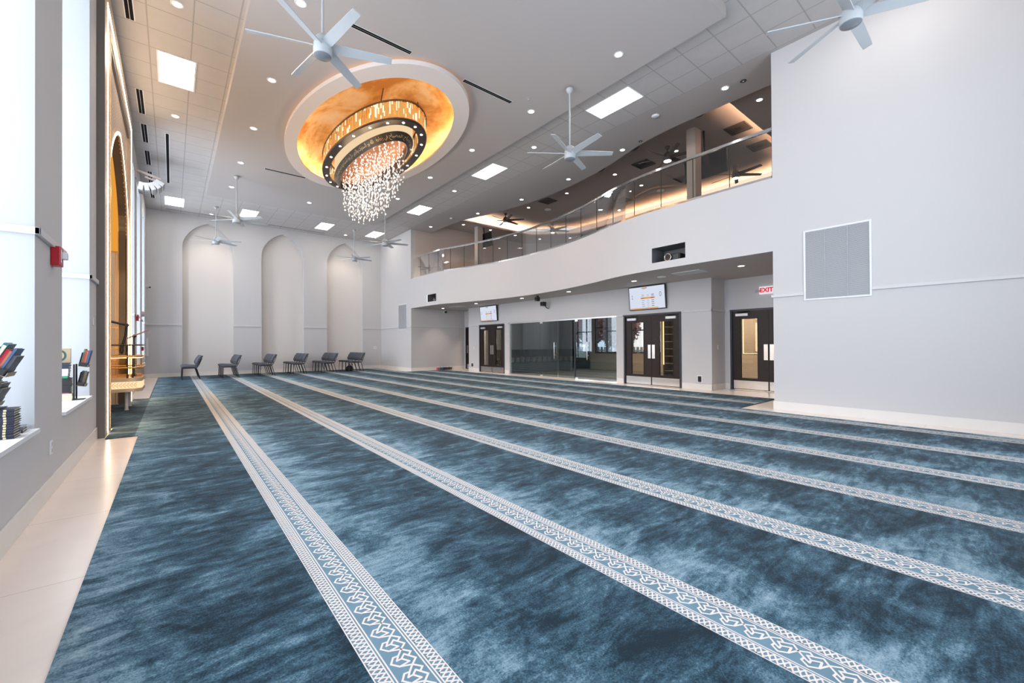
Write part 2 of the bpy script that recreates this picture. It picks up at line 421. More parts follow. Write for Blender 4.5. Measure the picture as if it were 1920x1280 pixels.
# ================================================================== far wall with three pointed blind arches
AR = [1.25, 4.15, 7.05]; AW, ASP, AH, AD = .905, 5.50, 1.13, .25
def arch_z(t, sp, h): return sp + h*(.75*math.sqrt(max(0, 1-t*t)) + .25*(1-abs(t)))
def wall_far():
    b = MB(); y = YF; zt = 7.3
    xs = [XL-.45] + [v for a in AR for v in (a-AW, a+AW)] + [XR+.25]
    for i in range(0, len(xs), 2): b.box(xs[i], xs[i+1], y, y+.4, 0, zt)
    bk = MB()
    for a in AR:
        n = 40; ts = [-math.cos(PI*j/n) for j in range(n+1)]
        for t0, t1 in zip(ts, ts[1:]):
            xa, xb = a+AW*t0, a+AW*t1; za, zb = arch_z(t0, ASP, AH), arch_z(t1, ASP, AH)
            b.quad((xa,y,za),(xb,y,zb),(xb,y,zt),(xa,y,zt)); b.quad((xa,y,za),(xa,y+AD,za),(xb,y+AD,zb),(xb,y,zb))
        bk.box(a-AW-.0, a+AW+.0, y+AD, y+AD+.1, 0, zt)
    o = b.build('wall_far', M['wall']); struct(o, 'grey far wall with three tall pointed blind arches', 'wall')
    p = bk.build('arch_recess', M['niche'], o); p['label'] = 'warm white recessed arch panels'
    return o
wall_far()
# trims along the arch edges
# ================================================================== right wall, balcony front
def wall_right():
    b = MB(); b.box(XR, XR+.25, YB-.2, YN, 0, 7.3); o = b.build('wall_right', M['wall']); struct(o, 'large blank grey wall holding the louvred return grille', 'wall')
    b = MB(); b.box(XR, XR+.25, YE, YF+.2, 0, 7.3); o = b.build('wall_right', M['wall']); struct(o, 'short grey wall between far corner and the recess under the balcony', 'wall')
wall_right()
def balcony():
    holes = [(4.765,5.61,3.22,3.572),(16.305,17.07,3.22,3.545)]
    ys = sorted(set([round(v, 4) for v in frange(YN, YE, 90)] + [h[0] for h in holes] + [h[1] for h in holes]))
    zs = [ZU, 3.22, 3.545, 3.572, ZP]
    b = MB()
    for y0, y1 in zip(ys, ys[1:]):
        f0, f1 = front(y0), front(y1); ym = (y0+y1)/2
        for z0, z1 in zip(zs, zs[1:]):
            zm = (z0+z1)/2
            if any(h[0] < ym < h[1] and h[2] < zm < h[3] for h in holes): continue
            b.quad((f0,y0,z0),(f0,y0,z1),(f1,y1,z1),(f1,y1,z0))
        b.quad((f0,y0,ZP),(f0+.2,y0,ZP),(f1+.2,y1,ZP),(f1,y1,ZP))
        b.quad((f0+.2,y0,ZP),(f0+.2,y0,ZP-.1),(f1+.2,y1,ZP-.1),(f1+.2,y1,ZP))
    o = b.build('wall_balcony', M['wall']); struct(o, 'curved pale balcony front carrying the glass railing', 'balcony')
    c = MB(); u = MB()
    for y0, y1 in zip(ys, ys[1:]):
        f0, f1 = front(y0), front(y1)
        c.quad((f0,y0,ZU),(f1,y1,ZU),(12.3,y1,ZU),(12.3,y0,ZU))
        u.quad((f0+.2,y0,ZP-.1),(18.2,y0,ZP-.1),(18.2,y1,ZP-.1),(f1+.2,y1,ZP-.1))
    struct(c.build('ceiling_recess', M['white']), 'low white ceiling of the recess under the balcony', 'ceiling')
    struct(u.build('floor_balcony', M['upfloor']), 'upper gallery floor behind the glass railing', 'floor')
    n = MB()
    for y0, y1, z0, z1 in holes:
        f = front((y0+y1)/2); d = .55
        n.quad((f+d,y0,z0),(f+d,y1,z0),(f+d,y1,z1),(f+d,y0,z1)); n.quad((f,y0,z0),(f+d,y0,z0),(f+d,y0,z1),(f,y0,z1)); n.quad((f,y1,z0),(f,y1,z1),(f+d,y1,z1),(f+d,y1,z0))
        n.quad((f,y0,z0),(f,y1,z0),(f+d,y1,z0),(f+d,y0,z0)); n.quad((f,y0,z1),(f+d,y0,z1),(f+d,y1,z1),(f,y1,z1))
    p = n.build('projector_recess', flat('recess_grey', (.13,.13,.14)), o); p['label'] = 'dark box recesses in the balcony front'
balcony()
# ================================================================== walls under the balcony
D1 = (6.11, 8.06); GW = (8.35, 13.94); D2 = (14.26, 16.18); D3 = (3.19, 5.10); D4 = (17.35, 18.58); DH = 2.19; GH = 2.20
def recess_walls():
    T = .14
    b = MB(); y = 5.25
    for (a, c), h in ((D1, DH), (GW, GH), (D2, DH)):
        b.box(XD, XD+T, y, a, 0, ZU); b.box(XD, XD+T, a, c, h, ZU); y = c
    b.box(XD, XD+T, y, 17.09, 0, ZU)
    struct(b.build('wall_recess', M['wall']), 'grey wall of doors and glass set back under the balcony', 'wall')
    b = MB(); b.box(XD+T, XREC+T, 5.25, 5.25+T, 0, ZU); b.box(XREC, XREC+T, YN, D3[0], 0, ZU); b.box(XREC, XREC+T, D3[0], D3[1], DH+.01, ZU); b.box(XREC, XREC+T, D3[1], 5.25, 0, ZU)
    struct(b.build('wall_recess_near', M['wall']), 'grey bay walls around the exit door near the large blank wall', 'wall')
    b = MB(); b.box(XD+T, XREC+T, 17.09-T, 17.09, 0, ZU); b.box(XREC, XREC+T, 17.09, D4[0], 0, ZU); b.box(XREC, XREC+T, D4[0], D4[1], DH, ZU); b.box(XREC, XREC+T, D4[1], YE, 0, ZU)
    struct(b.build('wall_recess_far', M['wall']), 'grey bay walls around the farthest dark door', 'wall')
    b = MB(); b.box(XR+.25, 12.3, YE, YE+.2, 0, ZU); struct(b.build('wall_recess_end', M['wall']), 'shaded end wall under the balcony above the tissue boxes', 'wall')
    b = MB(); b.box(XR+.25, 12.3, YN-.2, YN, 0, ZU); struct(b.build('wall_recess_return', M['wall']), 'return wall beside the exit door', 'wall')
recess_walls()
ADDED_BW = [(1.2,3.6),(5.2,7.6)]  # unseen back-wall openings added to daylight the near end
b = MB(); xx = XL-.45
for a, c in ADDED_BW: b.box(xx, a, YB-.2, YB, 0, 7.3); b.box(a, c, YB-.2, YB, 0, .7); b.box(a, c, YB-.2, YB, 5.6, 7.3); xx = c
b.box(xx, 9.3, YB-.2, YB, 0, 7.3)
for i, (a, c) in enumerate(ADDED_BW):
    w = tag(bpy.data.objects.new('window_%d' % (10+i), None), 'unseen back-wall window added for its daylight, %s' % ('nearer the window wall','nearer the blank wall')[i], 'window', kind='structure'); COL.objects.link(w)
    w.location = ((a+c)/2, YB-.12, .7); hw = (c-a)/2; f = MB()
    for q in ((-hw,-hw+.06,0,4.9),(hw-.06,hw,0,4.9),(-hw,hw,0,.06),(-hw,hw,4.84,4.9),(-.025,.025,0,4.9),(-hw,hw,1.5,1.55),(-hw,hw,3.2,3.25)): f.box(q[0],q[1],-.04,.03,q[2],q[3])
    f.build('window_frame', M['winframe'], w); g = MB(); g.box(-hw+.06,hw-.06,-.012,-.006,.06,4.84); g.build('window_pane', M['winglass'], w)
b_ = b; struct(b.build('wall_back', M['wall']), 'grey back wall behind the camera with two windows added for daylight', 'wall')
# ================================================================== upstairs room
def upstairs():
    b = MB(); b.quad((XR+.25,YE,ZP-.1),(16.2,YE,ZP-.1),(16.2,YE,8),(XR+.25,YE,8)); b.quad((16.2,YE,ZP-.1),(18.2,16.9,ZP-.1),(18.2,16.9,8),(16.2,YE,8))
    b.quad((18.2,16.9,ZP-.1),(18.2,YN,ZP-.1),(18.2,YN,8),(18.2,16.9,8)); b.quad((XR+.25,YN,ZP-.1),(XR+.25,YN,8),(18.2,YN,8),(18.2,YN,ZP-.1))
    struct(b.build('wall_upstairs', M['upwall']), 'taupe walls of the upper gallery room', 'wall')
    # flat ceiling with a chamfered tray
    tray = [(10.6,4.53),(16.2,4.53),(17.15,5.6),(17.15,15.3),(15.4,17.07),(10.6,17.07)]
    zt = ZUC+.42
    c = MB(); ys = frange(YN, YE, 60)
    def rx(y):   # tray right edge at y
        if y < 5.6: return 16.2 + (y-4.53)/(5.6-4.53)*.95
        if y > 15.3: return 17.15 - (y-15.3)/(17.07-15.3)*1.75
        return 17.15
    ys = sorted(set(ys + [4.53, 5.6, 15.3, 17.07]))
    for y0, y1 in zip(ys, ys[1:]):
        l0, l1 = lip(y0), lip(y1); ym = (y0+y1)/2
        if 4.53 < ym < 17.07:
            c.quad((rx(y0),y0,ZUC),(rx(y1),y1,ZUC),(18.2,y1,ZUC),(18.2,y0,ZUC))
            c.quad((l0-.02,y0,zt),(l1-.02,y1,zt),(rx(y1)+.25,y1,zt),(rx(y0)+.25,y0,zt))
        else: c.quad((l0,y0,ZUC),(l1,y1,ZUC),(18.2,y1,ZUC),(18.2,y0,ZUC))
    c.quad((10.0,4.28,zt),(10.0,4.53,zt),(17.3,4.53,zt),(17.3,4.28,zt)); c.quad((10.0,17.07,zt),(10.0,17.32,zt),(15.6,17.32,zt),(15.6,17.07,zt))
    o = c.build('ceiling_upstairs', M['upceil']); struct(o, 'brown-grey gallery ceiling with a lit tray', 'ceiling')
    # tray nosing and cove strip
    e = MB(); l = MB()
    loop = [(10.3,4.53),(16.2,4.53),(17.15,5.6),(17.15,15.3),(15.4,17.07),(10.3,17.07)]
    ctr = Vector((13.5, 10.8))
    for p, q in zip(loop, loop[1:]):
        p = Vector(p); q = Vector(q); d = (q-p).normalized(); n = Vector((d.y, -d.x))
        if n.dot(p-ctr) < 0: n = -n
        e.quad((p.x,p.y,ZUC),(q.x,q.y,ZUC),(q.x,q.y,ZUC+.07),(p.x,p.y,ZUC+.07))
        a = p + n*.08; c2 = q + n*.08
        l.quad((a.x,a.y,ZUC+.03),(c2.x,c2.y,ZUC+.03),(c2.x+n.x*.05,c2.y+n.y*.05,ZUC+.03),(a.x+n.x*.05,a.y+n.y*.05,ZUC+.03))
    e.build('tray_nosing', M['upceil'], o)
    p = l.build('cove_light', M['cove'], o); p['label'] = 'warm light strip hidden in the tray cove'
upstairs()
# ================================================================== main ceiling
def ceilings():
    b = MB()
    for x0_, x1_, y0_, y1_ in ((XL,.97,YB,YF),(7.09,8.9,YB,YF),(.97,7.09,YB,3.05),(.97,7.09,18.38,YF)): b.quad((x0_,y0_,ZC),(x0_,y1_,ZC),(x1_,y1_,ZC),(x1_,y0_,ZC))
    struct(b.build('ceiling', M['grid']), 'square-tile grid ceiling around the dropped white soffit', 'ceiling')
    b = MB(); ys = [YB] + frange(YN, YE, 80) + [YF]
    for y0, y1 in zip(ys, ys[1:]):
        l0, l1 = lip(y0), lip(y1)
        b.quad((8.9,y0,ZC),(8.9,y1,ZC),(l1,y1,ZC),(l0,y0,ZC))
        if y0 >= YN-1e-6 and y1 <= YE+1e-6: b.quad((l0,y0,ZC),(l1,y1,ZC),(l1,y1,8.0),(l0,y0,8.0))
    o = b.build('ceiling_edge', M['white']); struct(o, 'smooth curved ceiling band above the balcony edge', 'ceiling')
    # dropped soffit with an oval opening
    x0, x1, y0, y1 = .955, 7.105, 3.03, 18.40
    A, B = 1.76, 3.48; n = 144
    angs = sorted(set([2*PI*i/n for i in range(n)] + [math.atan2(yy-CY, xx-CX) % (2*PI) for xx in (x0, x1) for yy in (y0, y1)]))
    s = MB(); ins = []; outs = []
    for t in angs:
        c, d = math.cos(t), math.sin(t)
        k = 1/math.sqrt((c/A)**2 + (d/B)**2); ins.append((CX+k*c, CY+k*d))
        ks = []
        if c > 1e-9: ks.append((x1-CX)/c)
        if c < -1e-9: ks.append((x0-CX)/c)
        if d > 1e-9: ks.append((y1-CY)/d)
        if d < -1e-9: ks.append((y0-CY)/d)
        k = min(ks); outs.append((CX+k*c, CY+k*d))
    m = len(angs)
    for i in range(m):
        j = (i+1) % m
        s.quad((*ins[i],ZS),(*ins[j],ZS),(*outs[j],ZS),(*outs[i],ZS))
    for p, q in (((x0,y0),(x1,y0)),((x1,y0),(x1,y1)),((x1,y1),(x0,y1)),((x0,y1),(x0,y0))): s.quad((*p,ZS),(*q,ZS),(*q,ZC),(*p,ZC))
    o = s.build('ceiling_soffit', M['white']); struct(o, 'large dropped white soffit over the middle of the hall', 'ceiling')
    g = MB(); pr = [(A,B,ZS),(A,B,ZS+.05)]
    for i in range(1, 13):
        a = PI/2*i/12; pr.append((max(.01, A*math.cos(a)), max(.01, B*math.cos(a)), ZS+.05+.42*math.sin(a)))
    g.sweep(pr, (CX,CY), 144, 0, True)
    p = g.build('gold_dome', M['gold'], o); p['label'] = 'shallow oval dome finished in mottled gold leaf'
    r = MB(); r.sweep([(1.60,3.25,6.60),(1.60,3.25,6.55),(1.885,3.725,6.55),(1.885,3.725,6.635),(1.80,3.62,6.635),(1.66,3.33,6.60),(1.60,3.25,6.60)], (CX,CY), 144)
    p = r.build('medallion_ring', M['ringwhite'], o); p['label'] = 'white oval ring floating below the soffit'
    h = MB(); h.sweep([(1.80,3.60,6.642),(1.74,3.52,6.642)], (CX,CY), 144); h.build('halo_light', M['halo'], o)
    h = MB(); h.sweep([(1.72,3.42,6.655),(1.645,3.31,6.64)], (CX,CY), 144); h.build('cove_light', M['covegold'], o)
ceilings()
# ================================================================== chair rails and tiled bases
def trims():
    i = [0]
    def rail(label, boxes):
        i[0] += 1; b = MB()
        for q in boxes: b.box(*q, RAIL0, RAIL1)
        struct(b.build('trim_%d' % i[0], M['trim'], bevel=.004), label, 'trim')
    t = .03
    ys = [YB] + [v for n in niches for v in n]
    segs = []
    for a, c in ((YB, .33), (2.06, 3.07), (4.80, 5.81), (7.54, 8.12), (13.5, 14.06), (15.79, 16.80), (18.53, 19.54), (21.27, YF)):
        segs.append((XL, XL+t, a-(.0 if a == YB else .03), c+(.0 if c in (8.12, YF) else .03)))
    for a, c in niches:
        segs += [(XL-DEPTH+.05, XL+t, a, a+.03), (XL-DEPTH+.05, XL+t, c-.03, c)]
    rail('thin chair rail running along the window wall and into its niches', segs)
    xs = [XL] + [v for a in AR for v in (a-AW, a+AW)] + [XR]
    rail('thin chair rail between the arches of the far wall', [(xs[k]-.02*(k > 0), xs[k+1]+.02*(k < 6), YF-t, YF) for k in range(0, 8, 2)])
    rail('thin chair rail on the large blank wall', [(XR-t, XR, YB, 1.535), (XR-t, XR, 2.495, YN+.03), (XR, XR+.1, YN, YN+.03)])
    rail('thin chair rail beside the far grille', [(XR-t, XR, YE-.03, 19.15), (XR-t, XR, 20.145, YF)])
    rail('thin chair rail on the end wall under the balcony', [(XR, XREC, YE-t, YE)])
    rail('thin chair rail on the wall of doors', [(XD-t, XD, 5.22, 6.09), (XD-t, XD, 8.08, 8.33), (XD-t, XD, 13.96, 14.24), (XD-t, XD, 16.2, 17.12), (XD-t, XREC, 5.22, 5.25), (XREC-t, XREC, 5.12, 5.22)])
    def base(side, label, boxes):
        b = MB()
        for q in boxes: b.box(*q, .0, BASE)
        struct(b.build('baseboard_' + side, M['basetile'], bevel=.003), label, 'baseboard')
    d = .014
    base('left', 'cream tile base along the window wall', [(XL, XL+d, YB, 8.12), (XL, XL+d, 13.5, YF)])
    fb = [(xs[k], xs[k+1], YF-d, YF) for k in range(0, 8, 2)] + [(a-AW, a+AW, YF+AD-d, YF+AD) for a in AR]
    base('far', 'cream tile base along the arched far wall', fb)
    base('right', 'cream tile base along the large blank wall', [(XR-d, XR, YB, YN+d), (XR, XR+.25, YN, YN+d)])
    base('right_far', 'cream tile base below the far grille', [(XR-d, XR, YE-d, YF)])
    base('recess', 'cream tile base along the wall of doors', [(XR, XREC, YE-d, YE), (XD-d, XD, 5.25-d, 6.1), (XD-d, XREC, 5.25-d, 5.25), (XD-d, XD, 8.07, 8.34), (XD-d, XD, 13.95, 14.25), (XD-d, XD, 16.19, 17.09+d), (XD-d, XREC, 17.09, 17.09+d), (XREC-d, XREC, 5.12, 5.25)])
trims()
# ================================================================== doors (facing -X; local x out of the wall towards the hall is negative)
def door(idx, X, y0, y1, H, leaves, label, closers=True, open_far=False):
    d = tag(bpy.data.objects.new('door_%d' % idx, None), label, 'door', kind='structure'); COL.objects.link(d)
    d.location = (X, (y0+y1)/2, 0); w = (y1-y0)/2
    f = MB()
    for a, c, z0, z1 in ((-w, -w+.055, 0, H), (w-.055, w, 0, H), (-w+.055, w-.055, H-.055, H)): f.box(-.022, .12, a, c, z0, z1)
    f.build('door_frame', M['doorframe'], d, bevel=.004)
    a, c = -w+.058, w-.058; n = leaves; lw = (c-a)/n
    for k in range(n):
        l0, l1 = a+lw*k+.003, a+lw*(k+1)-.003; z1 = H-.06
        # lite in the leaf, wider stile on the hinge side
        hinge_lo = (k == 0) if n == 2 else True
        m0, m1 = (.19, .25) if hinge_lo else (.25, .19)
        g0, g1, gz0, gz1 = l0+m0, l1-m1, .31, 1.95
        L = MB(); x0, x1 = .02, .065
        L.box(x0,x1,l0,g0,.012,z1); L.box(x0,x1,g1,l1,.012,z1); L.box(x0,x1,g0,g1,.012,gz0); L.box(x0,x1,g0,g1,gz1,z1)
        leaf = L.build('door_leaf', M['darkwood'], d)
        S = MB()
        for q in ((g0,g0+.018,gz0,gz1),(g1-.018,g1,gz0,gz1),(g0,g1,gz0,gz0+.018),(g0,g1,gz1-.018,gz1)): S.box(.012,.073,*q)
        S.build('lite_frame', M['darkwood'], leaf)
        G = MB(); G.box(.038,.046,g0+.018,g1-.018,gz0+.018,gz1-.018); G.build('glass_pane', M['doorglass'], leaf)
        K = MB(); K.box(.014,.019,l0+.015,l1-.015,.03,.255); p = K.build('kick_plate', M['steel'], leaf)
        free = l1 if hinge_lo else l0; sg = -1 if hinge_lo else 1
        P = MB(); P.box(.014,.019,free+sg*.02,free+sg*.115,.825,1.24); P.build('push_plate', M['steel'], leaf)
        if closers:
            hs = l0+.05 if hinge_lo else l1-.05; sg2 = 1 if hinge_lo else -1
            C = MB(); C.box(-.045,.02,hs+sg2*.04,hs+sg2*.36,z1-.13,z1-.055); cl = C.build('door_closer', M['silver'], leaf, bevel=.006)
            A = MB(); A.tube([(-.02,hs+sg2*.30,z1-.05),(-.10,hs+sg2*.10,z1-.02),(-.03,hs+sg2*.40,z1+.005)], .010, 6); A.cyl((-.02,hs+sg2*.30,z1-.055),(-.02,hs+sg2*.30,z1-.03),.018,n=10); A.build('closer_arm', M['black'], cl)
    return d
door(1, XD, *D1, DH, 2, 'dark walnut double door with narrow glass lites under the larger display')
door(2, XD, *D2, DH, 2, 'dark walnut double door with narrow glass lites under the smaller far display')
door(3, XREC, *D3, DH+.01, 2, 'dark walnut double door half hidden by the large blank wall, under the exit sign')
door(4, XREC, *D4, DH, 1, 'single dark walnut door in the farthest bay')

# ================================================================== frameless glass wall
def glass_wall():
    t = thing('glass_partition', 'frameless floor-to-head glass wall with two glass doors between the dark double doors', 'glass wall', (XD, 0, 0))
    y0, y1 = GW
    ys = [y0+.01, 9.50, 10.22, 11.08, 12.05, 13.0, y1-.01]
    kinds = ['p','d','g','d','p','p']
    for k in range(6):
        a, c = ys[k], ys[k+1]
        if kinds[k] == 'g':                           # dark end panel beside the open gap
            b = MB(); b.box(.06,.07,a+.006,c-.006,.02,GH-.04); b.build('glass_panel', M['glass'], t); continue
        b = MB(); b.box(.045,.057,a+.005,c-.005,.02,GH-.045); nm = 'glass_door' if kinds[k] == 'd' else 'glass_panel'
        p = b.build(nm, M['glass'], t)
        if kinds[k] == 'd':
            near = (k == 1); h = a+.09 if near else a+.13
            for s in (-1, 1):
                q = MB(); q.cyl((.05+s*.06,h,.72),(.05+s*.06,h,1.34),.012,n=10)
                for z in (.86, 1.20): q.cyl((.05+s*.008,h,z),(.05+s*.06,h,z),.008,n=8)
                q.build('pull_handle', M['chrome'], p)
            q = MB()
            for z0, z1 in ((.012,.075),(GH-.11,GH-.045)): q.box(.036,.066,c-.16,c-.01,z0,z1)
            q.build('patch_fitting', M['chrome'], p)
    b = MB(); b.box(.03,.075,y0,y1,GH-.045,GH); b.build('head_rail', M['steel'], t)
    b = MB(); b.box(.03,.075,y0,10.2,.0,.022); b.box(.03,.075,12.05,y1,0,.022); b.build('floor_rail', M['chrome'], t)
    b = MB(); b.box(.035,.07,10.19,10.235,.022,GH-.045); b.build('door_post', M['doorframe'], t)
    b = MB(); b.box(.0,.14,y0,y0+.004,0,GH); b.box(.0,.14,y1-.004,y1,0,GH); b.build('jamb_channel', M['silver'], t)
glass_wall()

# ================================================================== rooms seen through the doors and the glass
def back_rooms():
    XE = 16.6
    b = MB(); b.box(12.3,XE,YN-.2,YE+.2,-.12,-.002); struct(b.build('floor_lobby', M['lobbyfloor']), 'dark floor of the rooms beyond the doors', 'floor')
    b = MB(); b.quad((12.3,YN-.2,2.95),(XE,YN-.2,2.95),(XE,YE+.2,2.95),(12.3,YE+.2,2.95)); struct(b.build('ceiling_lobby', M['white']), 'low ceiling of the rooms beyond the doors', 'ceiling')
    b = MB()
    # outer wall with openings opposite the glass
    ops = [(10.55,11.5,.82,2.35),(12.2,13.62,.80,2.62),(13.95,15.2,.0,2.62)]
    y = YN-.2
    for a, c, z0, z1 in ops:
        b.box(XE,XE+.15,y,a,0,2.95); b.box(XE,XE+.15,a,c,0,z0) if z0 > 0 else None; b.box(XE,XE+.15,a,c,z1,2.95); y = c
    b.box(XE,XE+.15,y,YE+.2,0,2.95)
    struct(b.build('wall_lobby', M['beige']), 'beige outer wall beyond the lobby doors', 'wall')
    b = MB(); b.box(XD+.14,14.4,14.0,14.16,0,2.95); b.box(14.4,14.5,13.25,YE,0,2.95); b.box(12.19,XE,YN-.2,YN-.05,0,2.95); b.box(12.3,XE,YE+.05,YE+.2,0,2.95); b.box(14.45,14.55,YN-.05,6.05,0,2.95)
    struct(b.build('wall_lobby_side', M['roomgrey']), 'grey partitions between the rooms beyond the glass', 'wall')
    for i, (a, c, z0, z1) in enumerate(ops):
        w = tag(bpy.data.objects.new('window_%d' % (7+i), None), ['lobby window seen through the double door under the larger display','wide outer window with view of trees, seen through the glass wall','glazed outer door with transom, seen through the glass wall'][i], 'window', kind='structure'); COL.objects.link(w)
        w.location = (XE+.05,(a+c)/2,z0); hw = (c-a)/2; H = z1-z0; f = MB()
        for q in ((-hw,-hw+.08,0,H),(hw-.08,hw,0,H),(-hw,hw,0,.08),(-hw,hw,H-.08,H)): f.box(-.06,.06,*q)
        if i == 1: f.box(-.05,.05,-.03,.03,0,H)
        if i == 2:
            for q in ((-hw,-hw+.22,0,H),(hw-.22,hw,0,H),(-hw,hw,0,.55),(-hw,hw,1.76,1.92)): f.box(-.06,.06,*q)
        f.box(-.05,.05,-hw,hw,H*.70-.03,H*.70+.03)
        f.build('window_frame', M['doorframe'], w)
        g = MB(); g.box(-.006,.0,-hw+.08,hw-.08,.08,H-.08); g.build('window_pane', M['winglass'], w)
    # shoe cubby shelf behind the right leaf of the larger door
    s = thing('shoe_rack', 'tall open shoe rack with lit edges, seen through the double door under the larger display', 'shelf', (13.1, 7.13, 0))
    f = MB(); f.box(0,.45,-.8,-.75,0,2.15); f.box(0,.45,.60,.65,0,2.15); f.box(.43,.45,-.75,.6,0,2.15); f.box(0,.45,-.8,.65,2.15,2.2); f.build('carcass', flat('rack_dark', (.05,.042,.036)), s)
    for k in range(8):
        q = MB(); q.box(.02,.43,-.75,.60,.25*k+.08,.25*k+.105); q.build('shelf_board', flat('rack_board', (.42,.33,.24)), s)
    q = MB(); q.box(-.012,0,.61,.64,.55,2.1); q.build('edge_light', emit('rack_light', (1,.66,.30), 3.0), s)
    # lit mirror behind the exit door
    s = thing('lit_mirror', 'tall mirror with a glowing edge, seen through the exit door glass', 'mirror', (14.38, 5.40, 0))
    q = MB(); q.box(0,.04,-.55,.55,0,.9) ; q.build('mirror_stand', M['beige'], s)
    q = MB(); q.box(0,.03,-.27,.27,.95,2.1); q.build('mirror_glass', flat('mirror_face', (.42,.35,.28), .25), s)
    q = MB()
    for r in ((-.30,-.275,.93,2.13),(.275,.30,.93,2.13),(-.30,.30,.925,.945)): q.box(-.005,.02,*r)
    q.build('edge_light', emit('mirror_light', (1,.72,.45), 2.2), s)
    # black office chair and a hanging coat seen through the far double door
    s = thing('coat_stand', 'stand with a grey coat, seen through the far double door', 'coat stand', (12.9, 17.3, 0))
    q = MB(); q.cyl((0,0,.02),(0,0,1.85),.02); q.cyl((0,0,0),(0,0,.03),.22); q.tube([(0,-.2,1.75),(0,0,1.65),(0,.2,1.75)],.012); q.build('pole', M['black'], s)
    q = MB(); q.lathe([(.02,1.78),(.12,1.70),(.20,1.55),(.21,1.2),(.23,.9),(.19,.88)], n=14); q.build('coat', flat('coat_grey', (.16,.17,.20), .9), s)
    s = thing('office_chair', 'black chair seen low through the far double door', 'chair', (12.6, 16.3, 0))
    q = MB(); q.box(-.22,.22,-.22,.22,.42,.5); q.build('seat', M['black'], s, bevel=.02)
    q = MB(); q.box(.18,.25,-.22,.22,.5,.95); q.build('backrest', M['black'], s, bevel=.02)
    for sx in (-.18,.18):
        for sy in (-.18,.18):
            q = MB(); q.cyl((sx,sy,.43),(sx*1.25,sy*1.25,0),.014,n=8); q.build('leg', M['legs'], s)
    # outside
    b = MB(); b.box(16.8,60,-25,60,-.3,-.15); struct(b.build('ground', flat('lawn', (.16,.20,.07), .95)), 'lawn outside the lobby', 'ground')
    fz = thing('picket_fence', 'pale picket fence across the lawn outside', 'fence', (24,0,-.15)); q = MB()
    for i in range(110): q.box(0,.03,4+i*.3,4+i*.3+.2,0,1.2)
    q.build('pickets', flat('fence_grey', (.55,.55,.56), .8), fz); q = MB(); q.box(.03,.08,4,37,.3,.4); q.box(.03,.08,4,37,.9,1.0); q.build('rails', flat('fence_grey', (.5,.5,.5)), fz)
    rr = random.Random(3)
    for (x, y, h, col, lab) in ((23,19.5,4.2,(.28,.05,.05),'red-leaved tree outside the lobby windows'),(27,24.0,6.0,(.10,.16,.05),'green tree behind the picket fence'),(22,16.2,3.6,(.30,.10,.06),'russet tree outside the near lobby window')):
        tr = thing('garden_tree', lab, 'tree', (x,y,-.15)); q = MB(); q.cyl((0,0,0),(0,0,h*.55),.14,.08,10); q.build('trunk', flat('bark', (.07,.05,.04), .9), tr)
        q = MB()
        for i in range(2200):
            v = Vector((rr.gauss(0,1), rr.gauss(0,1), rr.gauss(0,1))); v.normalize(); v *= h*.38*rr.random()**.4; v.z += h*.68
            a = Vector((rr.uniform(-1,1),rr.uniform(-1,1),rr.uniform(-1,1))).normalized(); c = a.orthogonal().normalized(); w = .15
            q.add([v-a*w, v+c*w*.6, v+a*w, v-c*w*.6], [(0,1,2,3)])
        q.build('crown', flat('leaf_%d' % int(x*10), col, .8), tr)
back_rooms()

# ================================================================== displays, sign, small wall devices
def display(y0, y1, z0, z1, label, name='wall_display'):
    w = (y1-y0); h = z1-z0
    t = thing(name, label, 'screen', (XD-.10, (y0+y1)/2, (z0+z1)/2)); t.rotation_euler = (0, math.radians(-5), 0)
    def P(b, u0, u1, v0, v1, x): b.box(x-.001, x, w/2-u1*w, w/2-u0*w, h/2-v1*h, h/2-v0*h)   # u from the far side, v from the top
    b = MB(); b.box(0,.05,-w/2,w/2,-h/2,h/2); b.build('bezel', M['black'], t, bevel=.004)
    b = MB(); P(b, .022,.978,.035,.965,-.002); b.build('screen_face', M['screen'], t)
    for q in ((.34,.72,.475,.54), (.03,.80,.915,.955), (.40,.52,.05,.085)):
        b = MB(); P(b, *q, -.004); b.build('highlight_row', M['screenor'], t)
    marks = []
    for r, v in enumerate((.36,.41,.60,.68,.76,.84)):
        marks += [(.37,.37+.055+.012*(r % 3),v,v+.014,-.004), (.51,.56+.01*(r % 2),v+.004,v+.014,-.004), (.63,.70,v,v+.02,-.004)]
    marks += [(.36,.44,.50,.52,-.0055), (.62,.69,.49,.52,-.0055)]
    marks += [(.37+.022*j,.382+.022*j,.07+.01*(3-abs(3-j)),.10+.012*(3-abs(3-j)),-.0055) for j in range(7)]
    marks += [(.09,.115,v,v+.02,-.004) for v in (.36,.40,.47,.50)]
    marks += [(.855,.885,.30,.325,-.004), (.855,.885,.46,.485,-.004), (.845,.853,.325,.46,-.004), (.887,.895,.325,.46,-.004)]
    for q in marks:
        b = MB(); P(b, *q); b.build('text_mark', M['screendk'], t)
    b = MB(); b.box(.05,.095,-.15,.15,-.12,.12); b.build('wall_mount', M['black'], t)
display(6.53, 7.79, 2.31, 3.03, 'larger white wall display with an orange row, above the nearer double door')
display(14.68, 15.97, 2.33, 3.03, 'smaller-looking far wall display with an orange row, above the far double door')

